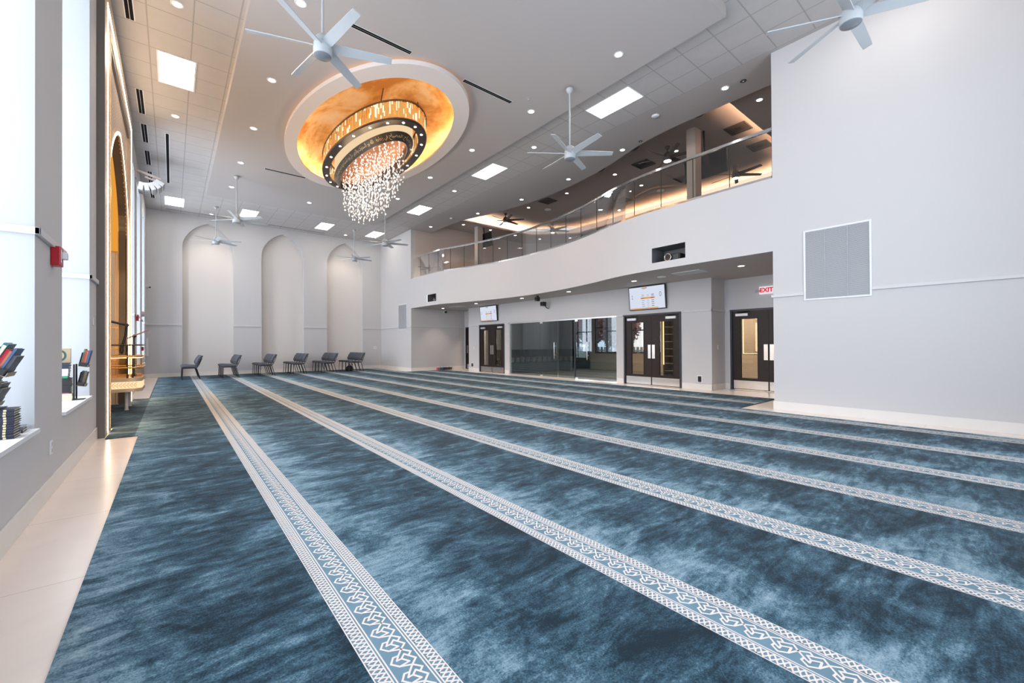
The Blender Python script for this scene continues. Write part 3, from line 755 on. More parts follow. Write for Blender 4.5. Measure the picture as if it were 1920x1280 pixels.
def text_mesh(name, body, size, mat, parent, loc, rot, extrude=.002, bold=0.0):
    c = bpy.data.curves.new(name, 'FONT'); c.body = body; c.size = size; c.extrude = extrude; c.align_x = 'CENTER'; c.align_y = 'CENTER'; c.offset = bold
    o = bpy.data.objects.new(name, c); COL.objects.link(o); bpy.context.view_layer.update()
    me = bpy.data.meshes.new_from_object(o.evaluated_get(bpy.context.evaluated_depsgraph_get())); bpy.data.objects.remove(o)
    me.materials.clear(); me.materials.append(mat)
    q = bpy.data.objects.new(name, me); COL.objects.link(q); q.parent = parent; q.location = loc; q.rotation_euler = rot
    return q
def exit_sign():
    y0, y1, z0, z1 = 4.00, 4.34, 2.555, 2.76
    t = thing('exit_sign', 'white exit sign with red letters above the door in the near bay', 'sign', (XREC-.002, (y0+y1)/2, (z0+z1)/2))
    b = MB(); b.box(-.05,0,-.17,.17,-.10,.10); b.build('housing', M['exitface'], t, bevel=.008)
    text_mesh('sign_lettering', 'EXIT', .155, M['redtext'], t, (-.0525,-.005,0), (PI/2,0,-PI/2), .001, .006)
    b = MB(); b.cyl((-.02,.18,-.01),(-.10,.24,-.01),.045,n=14); b.build('emergency_lamp', M['silver'], t)
exit_sign()
def plate(name, label, cat, X, y, z, w, h, mat, face=-1, d=.012, slots=True, group=None):
    t = thing(name, label, cat, (X, y, z), 0, group)
    b = MB(); b.box(0, face*d, -w/2, w/2, -h/2, h/2); b.build('plate', mat, t, bevel=.003)
    if slots:
        b = MB()
        for s in (-1, 1): b.box(face*d, face*(d+.001), -.016, .016, s*h*.22-.015, s*h*.22+.015)
        b.build('socket', flat('socket_shade', (.45,.44,.43)), t)
    return t
plate('wall_outlet', 'white outlet plate low on the window wall pier below the red alarm', 'outlet', XL, 5.32, .415, .075, .12, M['whitepl'], 1)
plate('light_switch', 'small double switch on the pier beside the mihrab', 'switch', XL, 7.82, 1.62, .09, .10, M['silver'], 1)
def blackbox(y, z, label):
    t = thing('floor_wall_box', label, 'wall box', (XD, y, z)); b = MB(); b.box(-.008,0,-.075,.075,-.10,.10); b.build('plate', M['whitepl'], t)
    b = MB(); b.cyl((-.03,.0,-.08),(-.03,.0,.07),.042,n=14); b.build('cover', M['black'], t)
blackbox(5.58, .30, 'black oval cover on a white plate low on the wall beside the nearer double door')
blackbox(16.75, .30, 'black oval cover low on the wall beside the far double door')
t = thing('intercom', 'small white intercom on the wall beside the far double door', 'intercom', (XD,16.62,1.15)); b = MB(); b.box(-.02,0,-.04,.04,-.09,.09); b.build('housing', M['whitepl'], t, bevel=.005); b = MB(); b.cyl((-.022,0,.06),(-.02,0,.06),.018); b.build('camera_eye', M['black'], t)
t = thing('light_switch', 'white switch plate on the shaded return of the near bay', 'switch', (11.62,5.25,1.17)); b = MB(); b.box(-.035,.035,-.01,0,-.06,.06); b.build('plate', M['whitepl'], t, bevel=.003); b = MB(); b.box(-.012,.012,-.014,-.01,-.03,.03); b.build('rocker', M['trim'], t)
t = thing('wall_outlet', 'small white plate on the far wall near the corner grille', 'outlet', (8.643,YF,1.134)); b = MB(); b.box(-.07,.07,-.012,0,-.08,.08); b.build('plate', M['whitepl'], t, bevel=.003); b = MB(); b.box(-.03,.03,-.014,-.012,-.03,.03); b.build('socket', flat('socket_shade',(.45,.44,.43)), t)
t = thing('wall_cabinet', 'narrow white box on the far wall beside the window wall', 'box', (XL+.04,YF,1.25)); b = MB(); b.box(-.035,.035,-.10,0,-.36,.36); b.build('body', M['whitepl'], t, bevel=.006); b = MB(); b.box(.035,.042,-.06,-.04,-.03,.03); b.build('latch', M['silver'], t)
t = thing('bullet_camera', 'small white bullet camera on the far wall beside the window wall', 'camera', (XL+.02,YF,3.69)); b = MB(); b.cyl((0,-.03,0),(.10,-.16,-.02),.035,n=12); b.build('barrel', M['whitepl'], t); b = MB(); b.cyl((.10,-.16,-.02),(.115,-.18,-.023),.03,n=12); b.build('lens', M['black'], t); b = MB(); b.cyl((0,0,0),(0,-.04,0),.045,n=12); b.build('bracket', M['whitepl'], t)
# fire alarm devices
def strobe(y, z, label, s=1.0):
    t = thing('fire_alarm', label, 'alarm', (XL, y, z)); b = MB(); b.box(0,.055*s,-.055*s,.055*s,-.075*s,.075*s); b.build('housing', M['red'], t, bevel=.008*s)
    b = MB(); b.box(.055*s,.085*s,-.03*s,.03*s,-.02*s,.035*s); b.build('strobe_lens', M['whitepl'], t, bevel=.006*s)
    b = MB(); b.box(.055*s,.058*s,-.045*s,-.036*s,-.05*s,.05*s); b.build('marking', M['whitepl'], t)
strobe(5.37, 2.08, 'red fire alarm strobe on the pier between the two book niches', 1.15)
strobe(16.35, 2.12, 'red fire alarm strobe on the first pier beyond the mihrab', 1.2)
t = thing('fire_pull_station', 'small red pull station on the last pier of the window wall', 'alarm', (XL,19.2,1.2)); b = MB(); b.box(0,.06,-.06,.06,-.07,.07); b.build('housing', M['red'], t, bevel=.006); b = MB(); b.box(.06,.08,-.04,.04,-.01,.02); b.build('pull_bar', M['whitepl'], t)
t = thing('wall_speaker', 'small pale round device high on the last pier of the window wall', 'device', (XL,19.2,2.40)); b = MB(); b.cyl((0,0,0),(.08,0,0),.10,.08,16); b.build('body', flat('pinkish_device', (.62,.50,.50)), t); b = MB(); b.cyl((.08,0,0),(.085,0,0),.05,n=14); b.build('cone', M['trim'], t)

# ================================================================== return grilles
def grille(y0, y1, z0, z1, label, n):
    t = thing('return_grille', label, 'vent', (XR, (y0+y1)/2, (z0+z1)/2)); w = (y1-y0)/2; h = (z1-z0)/2
    b = MB()
    for q in ((-w,-w+.03,-h,h),(w-.03,w,-h,h),(-w+.03,w-.03,-h,-h+.03),(-w+.03,w-.03,h-.03,h)): b.box(-.018,.0,*q)
    b.build('frame', M['ventwhite'], t, bevel=.004)
    b = MB(); b.box(-.002,-.001,-w+.03,w-.03,-h+.03,h-.03); b.build('backing', flat('grille_back', (.30,.31,.33)), t)
    b = MB(); m = n; p = (2*h-.06)/m
    for i in range(m):
        z = -h+.03+p*(i+.5); b.add([(-.014,-w+.03,z-.30*p),(-.014,w-.03,z-.30*p),(-.003,w-.03,z+.42*p),(-.003,-w+.03,z+.42*p)], [(0,1,2,3)])
    b.build('louvres', M['ventblade'], t)
    b = MB()
    for y in (-w/3, w/3): b.box(-.0155,-.012,y-.003,y+.003,-h+.03,h-.03)
    b.build('stiffener', M['ventblade'], t)
grille(1.535, 2.495, 2.05, 3.325, 'large white louvred return grille on the big blank wall', 62)
grille(19.15, 20.145, 2.05, 3.32, 'far white louvred return grille beside the far corner', 62)

# ================================================================== projectors, cameras
def projector(y, label, s=1.0, rim=True):
    f = front(y); t = thing('projector', label, 'projector', (f+.10, y, 3.221), math.radians(0))
    b = MB(); b.box(.05,.42,-.21*s,.21*s,.0,.17*s); b.build('body', M['black'], t, bevel=.01)
    b = MB(); b.cyl((-.02,.06*s,.095*s),(.06,.06*s,.095*s),.085*s,n=24); b.build('lens_barrel', M['black'], t)
    b = MB(); pts = [(-.022, .06*s+.082*s*math.cos(2*PI*i/32), .095*s+.082*s*math.sin(2*PI*i/32)) for i in range(33)]; b.tube(pts, .008*s, 6, caps=False); b.build('lens_rim', M['chrome'], t)
    b = MB(); b.cyl((-.021,.06*s,.095*s),(-.019,.06*s,.095*s),.06*s,n=20); b.build('lens_glass', flat('lens_dark', (.02,.02,.03), .08), t)
    b = MB(); b.box(.03,.05,-.18*s,-.02*s,.03,.15*s); b.build('vent_panel', flat('vent_dark', (.04,.045,.05), .5), t)
projector(5.18, 'black projector with a chrome lens ring in the nearer recess of the balcony front')
projector(16.55, 'black projector in the farther recess of the balcony front', .85)
t = thing('ceiling_camera', 'black box camera hanging under the balcony edge', 'camera', (10.35,11.15,ZU)); b = MB(); b.cyl((0,0,0),(0,0,-.05),.05,n=12); b.build('mount', M['black'], t); b = MB(); b.box(-.09,.07,-.06,.06,-.20,-.05); b.build('body', M['black'], t, bevel=.01); b = MB(); b.cyl((-.12,0,-.12),(-.09,0,-.12),.035,n=12); b.build('lens', flat('lens_dark',(.02,.02,.03),.08), t)
t = thing('tracking_camera', 'black camera on a curved arm fixed to the wall above the glass doors', 'camera', (XD,11.45,2.74)); b = MB(); b.tube([(0,0,0),(-.10,-.02,-.10),(-.18,.0,-.06),(-.20,.05,.02)],.018,8); b.build('arm', M['black'], t); b = MB(); b.box(-.32,-.14,.03,.20,.0,.16); b.build('body', M['black'], t, bevel=.012); b = MB(); b.cyl((-.36,.11,.08),(-.32,.11,.08),.045,n=14); b.build('lens', flat('lens_dark',(.02,.02,.03),.08), t); b = MB(); b.tube([(0,-.12,.30),(-.02,-.11,.05),(-.10,-.02,-.08)],.007,6); b.build('cable', M['whitepl'], t)
t = thing('dome_camera', 'white dome camera under the recess ceiling by the end wall', 'camera', (10.83,YE-.04,2.96)); b = MB(); b.cyl((0,.04,0),(0,-.06,0),.07,n=16); b.build('base', M['whitepl'], t); b = MB(); b.lathe([(.0,-.10),(.05,-.085),(.07,-.04),(.07,0)], (0,-.10,.02), 16); b.build('dome', M['black'], t)
# tissue boxes on the floor by the end wall
for i, (x, c1, c2) in enumerate(((10.36,(.62,.07,.16),(.45,.16,.05)),(10.57,(.03,.16,.17),(.12,.05,.14)),(10.74,(.09,.04,.17),(.03,.02,.05)),(10.91,(.08,.08,.10),(.06,.02,.02)),(11.08,(.05,.10,.04),(.10,.08,.03)))):
    lab = ['pink and orange','teal and plum','purple','charcoal','dark green'][i] + ' tissue box on the floor against the end wall under the balcony'
    t = thing('tissue_box', lab, 'tissue box', (x, YE-.16, .0), R.uniform(-.1,.1), 'tissue boxes by the end wall')
    b = MB(); b.box(-.06,.06,-.06,.06,0,.13); b.build('carton', flat('carton_%d' % i, c1), t, bevel=.004)
    b = MB(); b.box(-.05,.055,-.0615,-.06,.02,.10); b.build('printed_side', flat('print_%d' % i, c2), t)
    b = MB(); b.lathe([(.022,.128),(.03,.15),(.018,.175),(.004,.19)], (0,0,0), 9, smooth=False); b.build('tissue', M['whitepl'], t)
# ================================================================== ceiling fans
def fan_proto(loc, ztop, phase, label, rod_z, mats=('fan','fanlens'), lens=None):
    t = thing('ceiling_fan', label, 'fan', loc, math.radians(phase), 'ceiling fans')
    m, ml = M[mats[0]], (lens or M[mats[1]])
    b = MB(); b.lathe([(.012,rod_z),(.075,rod_z),(.08,rod_z-.03),(.055,rod_z-.075),(.03,rod_z-.10),(.012,rod_z-.105)], n=20); b.build('canopy', m, t)
    b = MB(); b.cyl((0,0,.16),(0,0,rod_z-.08),.017,n=10); b.build('downrod', m, t)
    b = MB(); b.lathe([(.018,.20),(.05,.185),(.085,.15),(.105,.11),(.112,.06)], n=28); b.lathe([(.0,.058),(.116,.058),(.118,.04),(.118,-.085),(.112,-.098),(.0,-.098)], n=32); b.build('motor_housing', m, t)
    b = MB(); b.lathe([(.0,-.103),(.106,-.103),(.110,-.097)], n=32); b.build('hub_lens', ml, t)
    for k in range(6):
        b = MB(); n = 7; vs = []; rows = []
        for i in range(n):
            u = i/(n-1); r = .085 + u*.815; c = .068 - .012*u + (.0 if i < n-1 else -.004); tw = -math.radians(30 - 15*u)
            for sx, zz in ((-1,.006),(1,.006),(1,-.006),(-1,-.006)):
                w = sx*c; vs.append((r, w*math.cos(tw) - zz*math.sin(tw), w*math.sin(tw)*1.0 + zz*math.cos(tw) + .03))
        fs = []
        for i in range(n-1):
            for j in range(4): fs.append((i*4+j, i*4+(j+1) % 4, (i+1)*4+(j+1) % 4, (i+1)*4+j))
        fs += [(0,1,2,3), ((n-1)*4+3,(n-1)*4+2,(n-1)*4+1,(n-1)*4)]
        ca, sa = math.cos(k*PI/3), math.sin(k*PI/3)
        b.add([(x*ca-y*sa, x*sa+y*ca, z) for x, y, z in vs], fs); b.build('blade', m, t)
    return t
f1 = fan_proto((1.585,5.95,5.30), 0, 40, 'large white six-blade ceiling fan nearest the mihrab end, in front of the chandelier oval', ZS-5.30)
for (x, y, z, ph, lab) in ((6.48,1.28,5.30,0,'white six-blade ceiling fan in front of the large blank wall'),
                           (6.48,5.95,5.26,22,'white six-blade ceiling fan hanging before the gallery railing and the long bright panel'),
                           (1.60,15.75,5.29,12,'white six-blade ceiling fan over the far soffit corner nearest the window wall'),
                           (6.50,15.80,5.28,48,'white six-blade ceiling fan just beyond the chandelier crystals')):
    dup(f1, (x,y,z), math.radians(ph), lab)
f2 = fan_proto((1.38,20.45,5.48), 0, 35, 'small far white ceiling fan in front of the first arch by the window wall', ZC-5.48)
dup(f2, (6.875,20.48,5.48), math.radians(5), 'small far white ceiling fan in front of the third arch near the grille corner')
M['fandark'] = pbr('fan_bronze', (.10,.085,.075), .4)
g1 = fan_proto((12.30,15.45,7.15), 0, 10, 'dark gallery fan beyond the farther upstairs column', .36, ('fandark','fandark'), M['lens'])
dup(g1, (15.3,15.3,7.15), math.radians(33), 'dark gallery fan seen through the middle of the glass railing')
dup(g1, (15.3,6.25,7.15), math.radians(20), 'dark gallery fan seen through the railing beside the blank wall')
dup(g1, (12.05,6.95,7.10), math.radians(50), 'dark gallery fan half hidden by the nearer upstairs column')

# ================================================================== bright ceiling panels
def troffer(x, y, label, first=[None]):
    if first[0] is None:
        t = thing('ceiling_troffer', label, 'ceiling light', (x,y,ZC), 0, 'bright ceiling panels'); b = MB()
        for q in ((-.307,-.28,-.615,.615),(.28,.307,-.615,.615),(-.28,.28,-.615,-.588),(-.28,.28,.588,.615)): b.box(*q,-.012,-.001)
        b.build('frame', M['ventwhite'], t); b = MB(); b.box(-.28,.28,-.588,.588,-.007,-.002); b.build('lens', M['panel'], t); first[0] = t; return t
    return dup(first[0], (x,y,ZC), 0, label)
for (x, y, lab) in ((.0825,10.865,'square-looking bright panel over the mihrab side, nearest on that side'),(.0825,20.70,'bright panel at the far corner above the window wall'),
                    (7.98,5.945,'long bright panel above the nearest gallery fan'),(7.98,10.865,'bright panel above the middle of the gallery railing'),(7.98,15.785,'bright panel beyond the chandelier on the gallery side'),
                    (7.98,20.70,'bright panel in the far corner above the far grille'),(2.54,20.70,'bright panel over the far wall behind the far soffit fan'),(5.57,20.70,'bright panel over the far wall between second and third arch'),
                    (.0825,1.03,'bright panel over the window wall behind the camera'),(7.98,1.03,'bright panel over the blank wall beside the near fan')):
    troffer(x, y, lab)

# ================================================================== recessed downlights
SPOTS = []
def downlight(x, y, z, label, group, w=0.0, first=[None], col=(1,.83,.68)):
    if first[0] is None:
        t = thing('downlight', label, 'downlight', (x,y,z), 0, group)
        b = MB(); b.lathe([(.062,-.001),(.062,-.006),(.085,-.008),(.092,-.001)], n=24); b.build('trim_ring', M['whitepl'], t)
        b = MB(); b.lathe([(.0,-.004),(.062,-.004)], n=20); b.build('lens', M['lens'], t); first[0] = t
    else:
        t = dup(first[0], (x,y,z), 0, label); t['group'] = group
    if w:
        l = bpy.data.lights.new('downlight_beam', 'SPOT'); l.energy = w; l.spot_size = math.radians(95); l.spot_blend = .7; l.shadow_soft_size = .06; l.color = col
        o = bpy.data.objects.new('downlight_beam', l); COL.objects.link(o); o.parent = t; o.location = (0,0,-.03)
    return t
for nm, x in (('nearest the window wall', 1.58), ('on the gallery side', 6.47)):
    for k, y in enumerate((4.70,7.145,9.605,12.03,14.53,16.95)):
        downlight(x, y, ZS, 'round downlight in the soffit row %s, %s from the near end' % (nm, ORD[k]), 'soffit downlights', 30)
downlight(4.035, 17.01, ZS, 'round downlight alone in the soffit beyond the oval medallion', 'soffit downlights', 30)
downlight(4.035, 4.45, ZS, 'round downlight alone in the soffit on the near side of the oval medallion', 'soffit downlights', 30)
for k, y in enumerate((8.70,12.99)): downlight(.07, y, ZC, 'round downlight in the tile ceiling over the mihrab, %s' % ('nearer one','farther one')[k], 'tile ceiling downlights', 38)
for k, y in enumerate((8.71,13.02)): downlight(7.99, y, ZC, 'round downlight in the tile ceiling on the gallery side, %s' % ('nearer one','farther one')[k], 'tile ceiling downlights', 38)
for k, x in enumerate((1.31,6.85)): downlight(x, 21.70, ZC, 'round downlight close to the far wall, above the %s arch' % ('first','third')[k], 'tile ceiling downlights', 45)
for k, (x, y) in enumerate(((9.42,4.05),(10.1,7.23),(10.46,9.68),(10.5,12.18),(10.14,14.64),(9.53,17.69))):
    downlight(x, y, ZC, 'round downlight in the smooth band above the balcony edge, %s from the near end' % ORD[k], 'balcony edge downlights', 20)
for k, (x, y) in enumerate(((10.12,4.03),(10.12,6.89),(10.40,9.65),(10.44,12.13),(10.2,14.89),(10.24,17.8))):
    downlight(x, y, ZU, 'round downlight in the low ceiling under the balcony, %s from the near end' % ORD[k], 'recess downlights', 8)
ZT = ZUC+.42
for k, (x, y, z) in enumerate(((11.23,4.01,ZUC),(13.03,7.2,ZT),(13.02,9.67,ZT),(13.03,12.16,ZT),(12.98,14.57,ZT),(11.3,17.58,ZUC),(12.94,17.53,ZUC),(14.65,17.55,ZUC),(16.27,17.31,ZUC),(17.47,16.08,ZUC),(14.79,12.16,ZT),(14.76,9.67,ZT),(14.78,7.16,ZT),(17.6,12.2,ZUC),(17.6,9.0,ZUC))):
    downlight(x, y, z, 'round downlight in the gallery ceiling, %s counted from the blank wall' % ORD[min(k, 11)] if k < 12 else 'round downlight deep in the gallery ceiling, %s' % ('by the near tray end','by the back wall middle','by the back wall near end')[k-12], 'gallery downlights', 40)

# ================================================================== air slots, detectors, gallery vents
def slot(name, label, x0, x1, y0, y1, z, n, along):
    t = thing(name, label, 'air slot', ((x0+x1)/2,(y0+y1)/2,z), 0, 'linear air slots'); w = (x1-x0)/2; h = (y1-y0)/2
    b = MB(); b.box(-w-.012,w+.012,-h-.012,h+.012,-.004,-.001); b.build('frame', M['whitepl'], t)
    for k in range(n):
        b = MB()
        if along == 'y':
            p = 2*w/n; b.box(-w+p*k+.07*p,-w+p*(k+1)-.07*p,-h,h,-.006,-.004)
        else:
            p = 2*h/n; b.box(-w,w,-h+p*k+.07*p,-h+p*(k+1)-.07*p,-.006,-.004)
        b.build('slot', M['slot'], t)
for k, (a, c) in enumerate(((8.38,9.60),(12.11,13.32),(13.94,15.14),(15.79,16.97),(17.62,18.84),(19.46,20.66))):
    slot('air_slot', 'short pair of black air slots along the window wall ceiling, %s from the near end' % ORD[k], -.605, -.495, a, c, ZC, 2, 'y')
slot('air_slot', 'long single black air slot in the tile ceiling near the window wall', -.128, -.055, 14.2, 18.45, ZC, 1, 'y')
slot('air_slot', 'black double air slot in the soffit behind the nearest fan', 2.2, 3.43, 7.05, 7.14, ZS, 2, 'x')
slot('air_slot', 'black double air slot in the soffit beside the oval medallion', 4.62, 5.87, 7.11, 7.2, ZS, 2, 'x')
slot('air_slot', 'black double air slot in the soffit just beyond the oval medallion', 2.2, 3.33, 14.5, 14.59, ZS, 2, 'x')
slot('air_slot', 'long thin air slot along the far wall above the first arch', -.2, 1.9, 21.93, 21.99, ZC, 1, 'x')
slot('air_slot', 'long thin air slot along the far wall above the second arch', 3.45, 5.9, 21.95, 22.01, ZC, 1, 'x')
def disc(x, y, z, r, label, cat='detector', name='smoke_detector', m='whitepl', h=.035):
    t = thing(name, label, cat, (x,y,z)); b = MB(); b.lathe([(r*1.05,-.001),(r,-.012),(r*.9,-h),(r*.35,-h-.004),(0,-h-.004)], n=20); b.build('body', M[m], t); b = MB(); b.lathe([(r*.3,-h-.005),(r*.22,-h-.014),(0,-h-.016)], n=12); b.build('sensor', M['silver'], t)
disc(9.22,5.63,ZC,.09,'round white smoke detector on the smooth band between panel and column')
disc(6.08,6.81,ZS,.05,'small sprinkler disc in the soffit left of the gallery fan rod', 'sprinkler', 'sprinkler_cover', 'white', .008)
disc(9.46,3.69,ZC,.06,'small grey sprinkler disc beside the nearest balcony edge downlight', 'sprinkler', 'sprinkler_cover', 'vent', .008)
disc(10.05,6.6,ZC,.05,'small grey sprinkler disc above the second balcony edge downlight', 'sprinkler', 'sprinkler_cover', 'vent', .008)
disc(9.6,15.9,ZC,.08,'round detector on the smooth band near the far end', 'detector')
disc(10.06,6.0,ZU,.11,'round ceiling speaker under the balcony beside the air register', 'speaker', 'ceiling_speaker', 'whitepl', .01)
t = thing('air_register', 'white rectangular air register in the low ceiling under the balcony', 'vent', (10.0,5.2,ZU)); b = MB(); b.box(-.24,.24,-.36,.36,-.012,-.001); b.build('frame', M['ventwhite'], t, bevel=.003)
b = MB()
for i in range(14): b.box(-.21,.21,-.32+i*.047,-.295+i*.047,-.016,-.012)
b.build('louvres', M['ventblade'], t)
t = thing('air_register', 'white rectangular air register in the low ceiling near the end wall', 'vent', (10.3,16.6,ZU)); b = MB(); b.box(-.24,.24,-.36,.36,-.012,-.001); b.build('frame', M['ventwhite'], t, bevel=.003)
b = MB()
for i in range(14): b.box(-.21,.21,-.32+i*.047,-.295+i*.047,-.016,-.012)
b.build('louvres', M['ventblade'], t)
vp = None
for k, (x, y, lab) in enumerate(((13.05,13.34,'dark square vent in the gallery ceiling above the middle of the railing'),(13.04,8.45,'dark square vent in the gallery ceiling nearer the first column'),(13.1,5.27,'dark square vent in the lit tray above the railing beside the column'),(14.8,5.29,'dark square vent in the lit tray next to the blank wall'),(15.6,11.2,'dark square vent deep in the gallery ceiling behind the glass'),(15.4,8.2,'dark square vent deep in the gallery seen through the nearer glass'))):
    if vp is None:
        vp = thing('ceiling_vent', lab, 'vent', (x,y,ZT), 0, 'gallery vents'); b = MB()
        for i, r in enumerate((.30,.24,.18,.12)):
            z0 = -.03+.007*i
            for q in ((-r,-r+.03,-r,r),(r-.03,r,-r,r),(-r+.03,r-.03,-r,-r+.03),(-r+.03,r-.03,r-.03,r)): b.box(*q, z0, -.001)
        b.build('frame', M['vent'], vp); b = MB(); b.box(-.27,.27,-.27,.27,-.006,-.0012); b.build('backing', flat('vent_back', (.03,.027,.025)), vp)
    else: dup(vp, (x,y,ZT), 0, lab)
for (x, y, lab) in ((15.2,13.4,'round gallery ceiling speaker beyond the middle fan'),(15.9,9.5,'round gallery ceiling speaker seen through the nearer glass'),(15.6,7.0,'round gallery ceiling speaker behind the fan by the blank wall'),(13.9,14.2,'round gallery ceiling speaker above the rail beyond the square vent')):
    disc(x, y, ZT, .15, lab, 'speaker', 'ceiling_speaker', 'whitepl', .02)

# ================================================================== gallery columns, screens, hung fittings at the lip
for (x0, x1, y0, y1, lab) in ((12.0,12.36,6.03,6.30,'square upstairs column nearer the blank wall'),(12.0,12.31,17.35,17.63,'square upstairs column at the far end of the gallery')):
    b = MB(); b.box(x0,x1,y0,y1,ZP-.1,ZT); struct(b.build('column_gallery', pbr('column_paint', (.50,.45,.41), .7)), lab, 'column')
def gal_screen(x, y0, y1, z0, z1, lab, zp):
    t = thing('gallery_screen', lab, 'screen', (x,(y0+y1)/2,(z0+z1)/2)); t.rotation_euler = (0, math.radians(-6), 0); w = (y1-y0)/2; h = (z1-z0)/2
    b = MB(); b.box(0,.06,-w,w,-h,h); b.build('bezel', M['black'], t, bevel=.005); b = MB(); b.box(-.002,0,-w+.02,w-.02,-h+.02,h-.02); b.build('screen_face', flat('screen_off', (.012,.012,.014), .12), t)
    b = MB(); b.cyl((.05,0,h*.2),(.05+.0,0,zp-(z0+z1)/2-.03),.025,n=10); b.build('drop_pole', M['black'], t)
gal_screen(12.45, 5.32, 6.62, 6.28, 7.02, 'dark hanging screen behind the nearer upstairs column', ZT)
gal_screen(12.40, 16.75, 17.95, 6.25, 6.95, 'dark hanging screen behind the farther upstairs column', ZUC)
for (y, lab) in ((5.15,'brown round fitting hanging behind the ceiling edge by the nearer column'),(7.3,'brown fitting hanging behind the ceiling edge left of the nearer column'),(8.9,'brown fitting hanging behind the ceiling edge by the middle of the railing'),(16.2,'brown fitting hanging behind the ceiling edge by the farther column')):
    t = thing('hanging_speaker', lab, 'speaker', (lip(y)+.30, y, 7.18)); b = MB(); b.lathe([(.0,-.10),(.14,-.08),(.20,-.03),(.21,.03),(.15,.09),(0,.10)], n=18); b.build('body', flat('fitting_brown', (.07,.055,.045)), t); b = MB(); b.cyl((0,0,.08),(0,0,.50),.02,n=8); b.build('rod', M['black'], t)

# ================================================================== glass railing
def railing():
    t = thing('glass_railing', 'curved smoked glass railing with polished metal rails along the balcony', 'railing', (0,0,0))
    # walk the curve at equal steps
    pts = []; y = YN+.02; step = .01; acc = 0; P = [(front(y)+.07, y)]
    dense = [(front(v)+.07, v) for v in frange(YN+.02, YE-.10, 1600)]
    L = 0; prev = dense[0]; marks = [0.0]
    cum = [0.0]
    for q in dense[1:]:
        L += math.hypot(q[0]-prev[0], q[1]-prev[1]); cum.append(L); prev = q
    n = 20; k = 0
    joints = []
    for i in range(n+1):
        s = L*i/n
        while k < len(cum)-1 and cum[k] < s: k += 1
        joints.append(k)
    for a, c in zip(joints, joints[1:]):
        b = MB(); m = 8
        idx = [a + int((c-a)*j/m) for j in range(m+1)]
        for i0, i1 in zip(idx, idx[1:]):
            p, q = dense[i0], dense[i1]
            b.add([(p[0]-.006,p[1],ZP+.05),(q[0]-.006,q[1],ZP+.05),(q[0]-.006,q[1],5.42),(p[0]-.006,p[1],5.42)], [(0,1,2,3)])
        # ends of the pane show as dark edges
        g = b.build('glass_panel', M['railglass'], t)
        e = MB(); p = dense[a]; e.box(p[0]-.012, p[0]+.004, p[1]-.006, p[1]+.006, ZP+.05, 5.42); e.build('panel_edge', flat('glass_edge', (.02,.025,.025), .3), g)
    for nm, w, z0, z1, m in (('top_rail', .028, 5.42, 5.475, M['chrome']), ('base_rail', .045, ZP, ZP+.055, M['chrome'])):
        b = MB(); ring = dense[::16]+[dense[-1]]
        vs = []
        for x, y in ring:
            for dx, z in ((-w,z0),(w,z0),(w,z1),(-w,z1)): vs.append((x+dx,y,z))
        fs = []
        for i in range(len(ring)-1):
            for j in range(4): fs.append((i*4+j, i*4+(j+1) % 4, (i+1)*4+(j+1) % 4, (i+1)*4+j))
        b.add(vs, fs); b.build(nm, m, t)
railing()
# ================================================================== chandelier
ARAB = {'ا':('\ufe8d','\ufe8e',None,None),'ل':('\ufedd','\ufede','\ufedf','\ufee0'),'ه':('\ufee9','\ufeea','\ufeeb','\ufeec'),'ن':('\ufee5','\ufee6','\ufee7','\ufee8'),
        'و':('\ufeed','\ufeee',None,None),'ر':('\ufead','\ufeae',None,None),'س':('\ufeb1','\ufeb2','\ufeb3','\ufeb4'),'م':('\ufee1','\ufee2','\ufee3','\ufee4'),
        'ت':('\ufe95','\ufe96','\ufe97','\ufe98'),'ض':('\ufebd','\ufebe','\ufebf','\ufec0'),'ث':('\ufe99','\ufe9a','\ufe9b','\ufe9c'),'ك':('\ufed9','\ufeda','\ufedb','\ufedc'),
        'ة':('\ufe93','\ufe94',None,None),'ف':('\ufed1','\ufed2','\ufed3','\ufed4'),'ي':('\ufef1','\ufef2','\ufef3','\ufef4'),'ح':('\ufea1','\ufea2','\ufea3','\ufea4'),
        'ب':('\ufe8f','\ufe90','\ufe91','\ufe92'),'ص':('\ufeb9','\ufeba','\ufebb','\ufebc'),'ج':('\ufe9d','\ufe9e','\ufe9f','\ufea0'),'ز':('\ufeaf','\ufeb0',None,None),
        'ق':('\ufed5','\ufed6','\ufed7','\ufed8'),'د':('\ufea9','\ufeaa',None,None),'ش':('\ufeb5','\ufeb6','\ufeb7','\ufeb8'),'غ':('\ufecd','\ufece','\ufecf','\ufed0')}
def shape(s):
    out = []
    for w in s.split(' '):
        r = ''
        for i, ch in enumerate(w):
            f = ARAB.get(ch)
            if not f: r += ch; continue
            pj = i > 0 and w[i-1] in ARAB and ARAB[w[i-1]][2] is not None
            nj = i < len(w)-1 and w[i+1] in ARAB and f[2] is not None
            r += f[3] if (pj and nj) else f[2] if nj else f[1] if pj else f[0]
        out.append(r[::-1])
    return ' '.join(out[::-1])
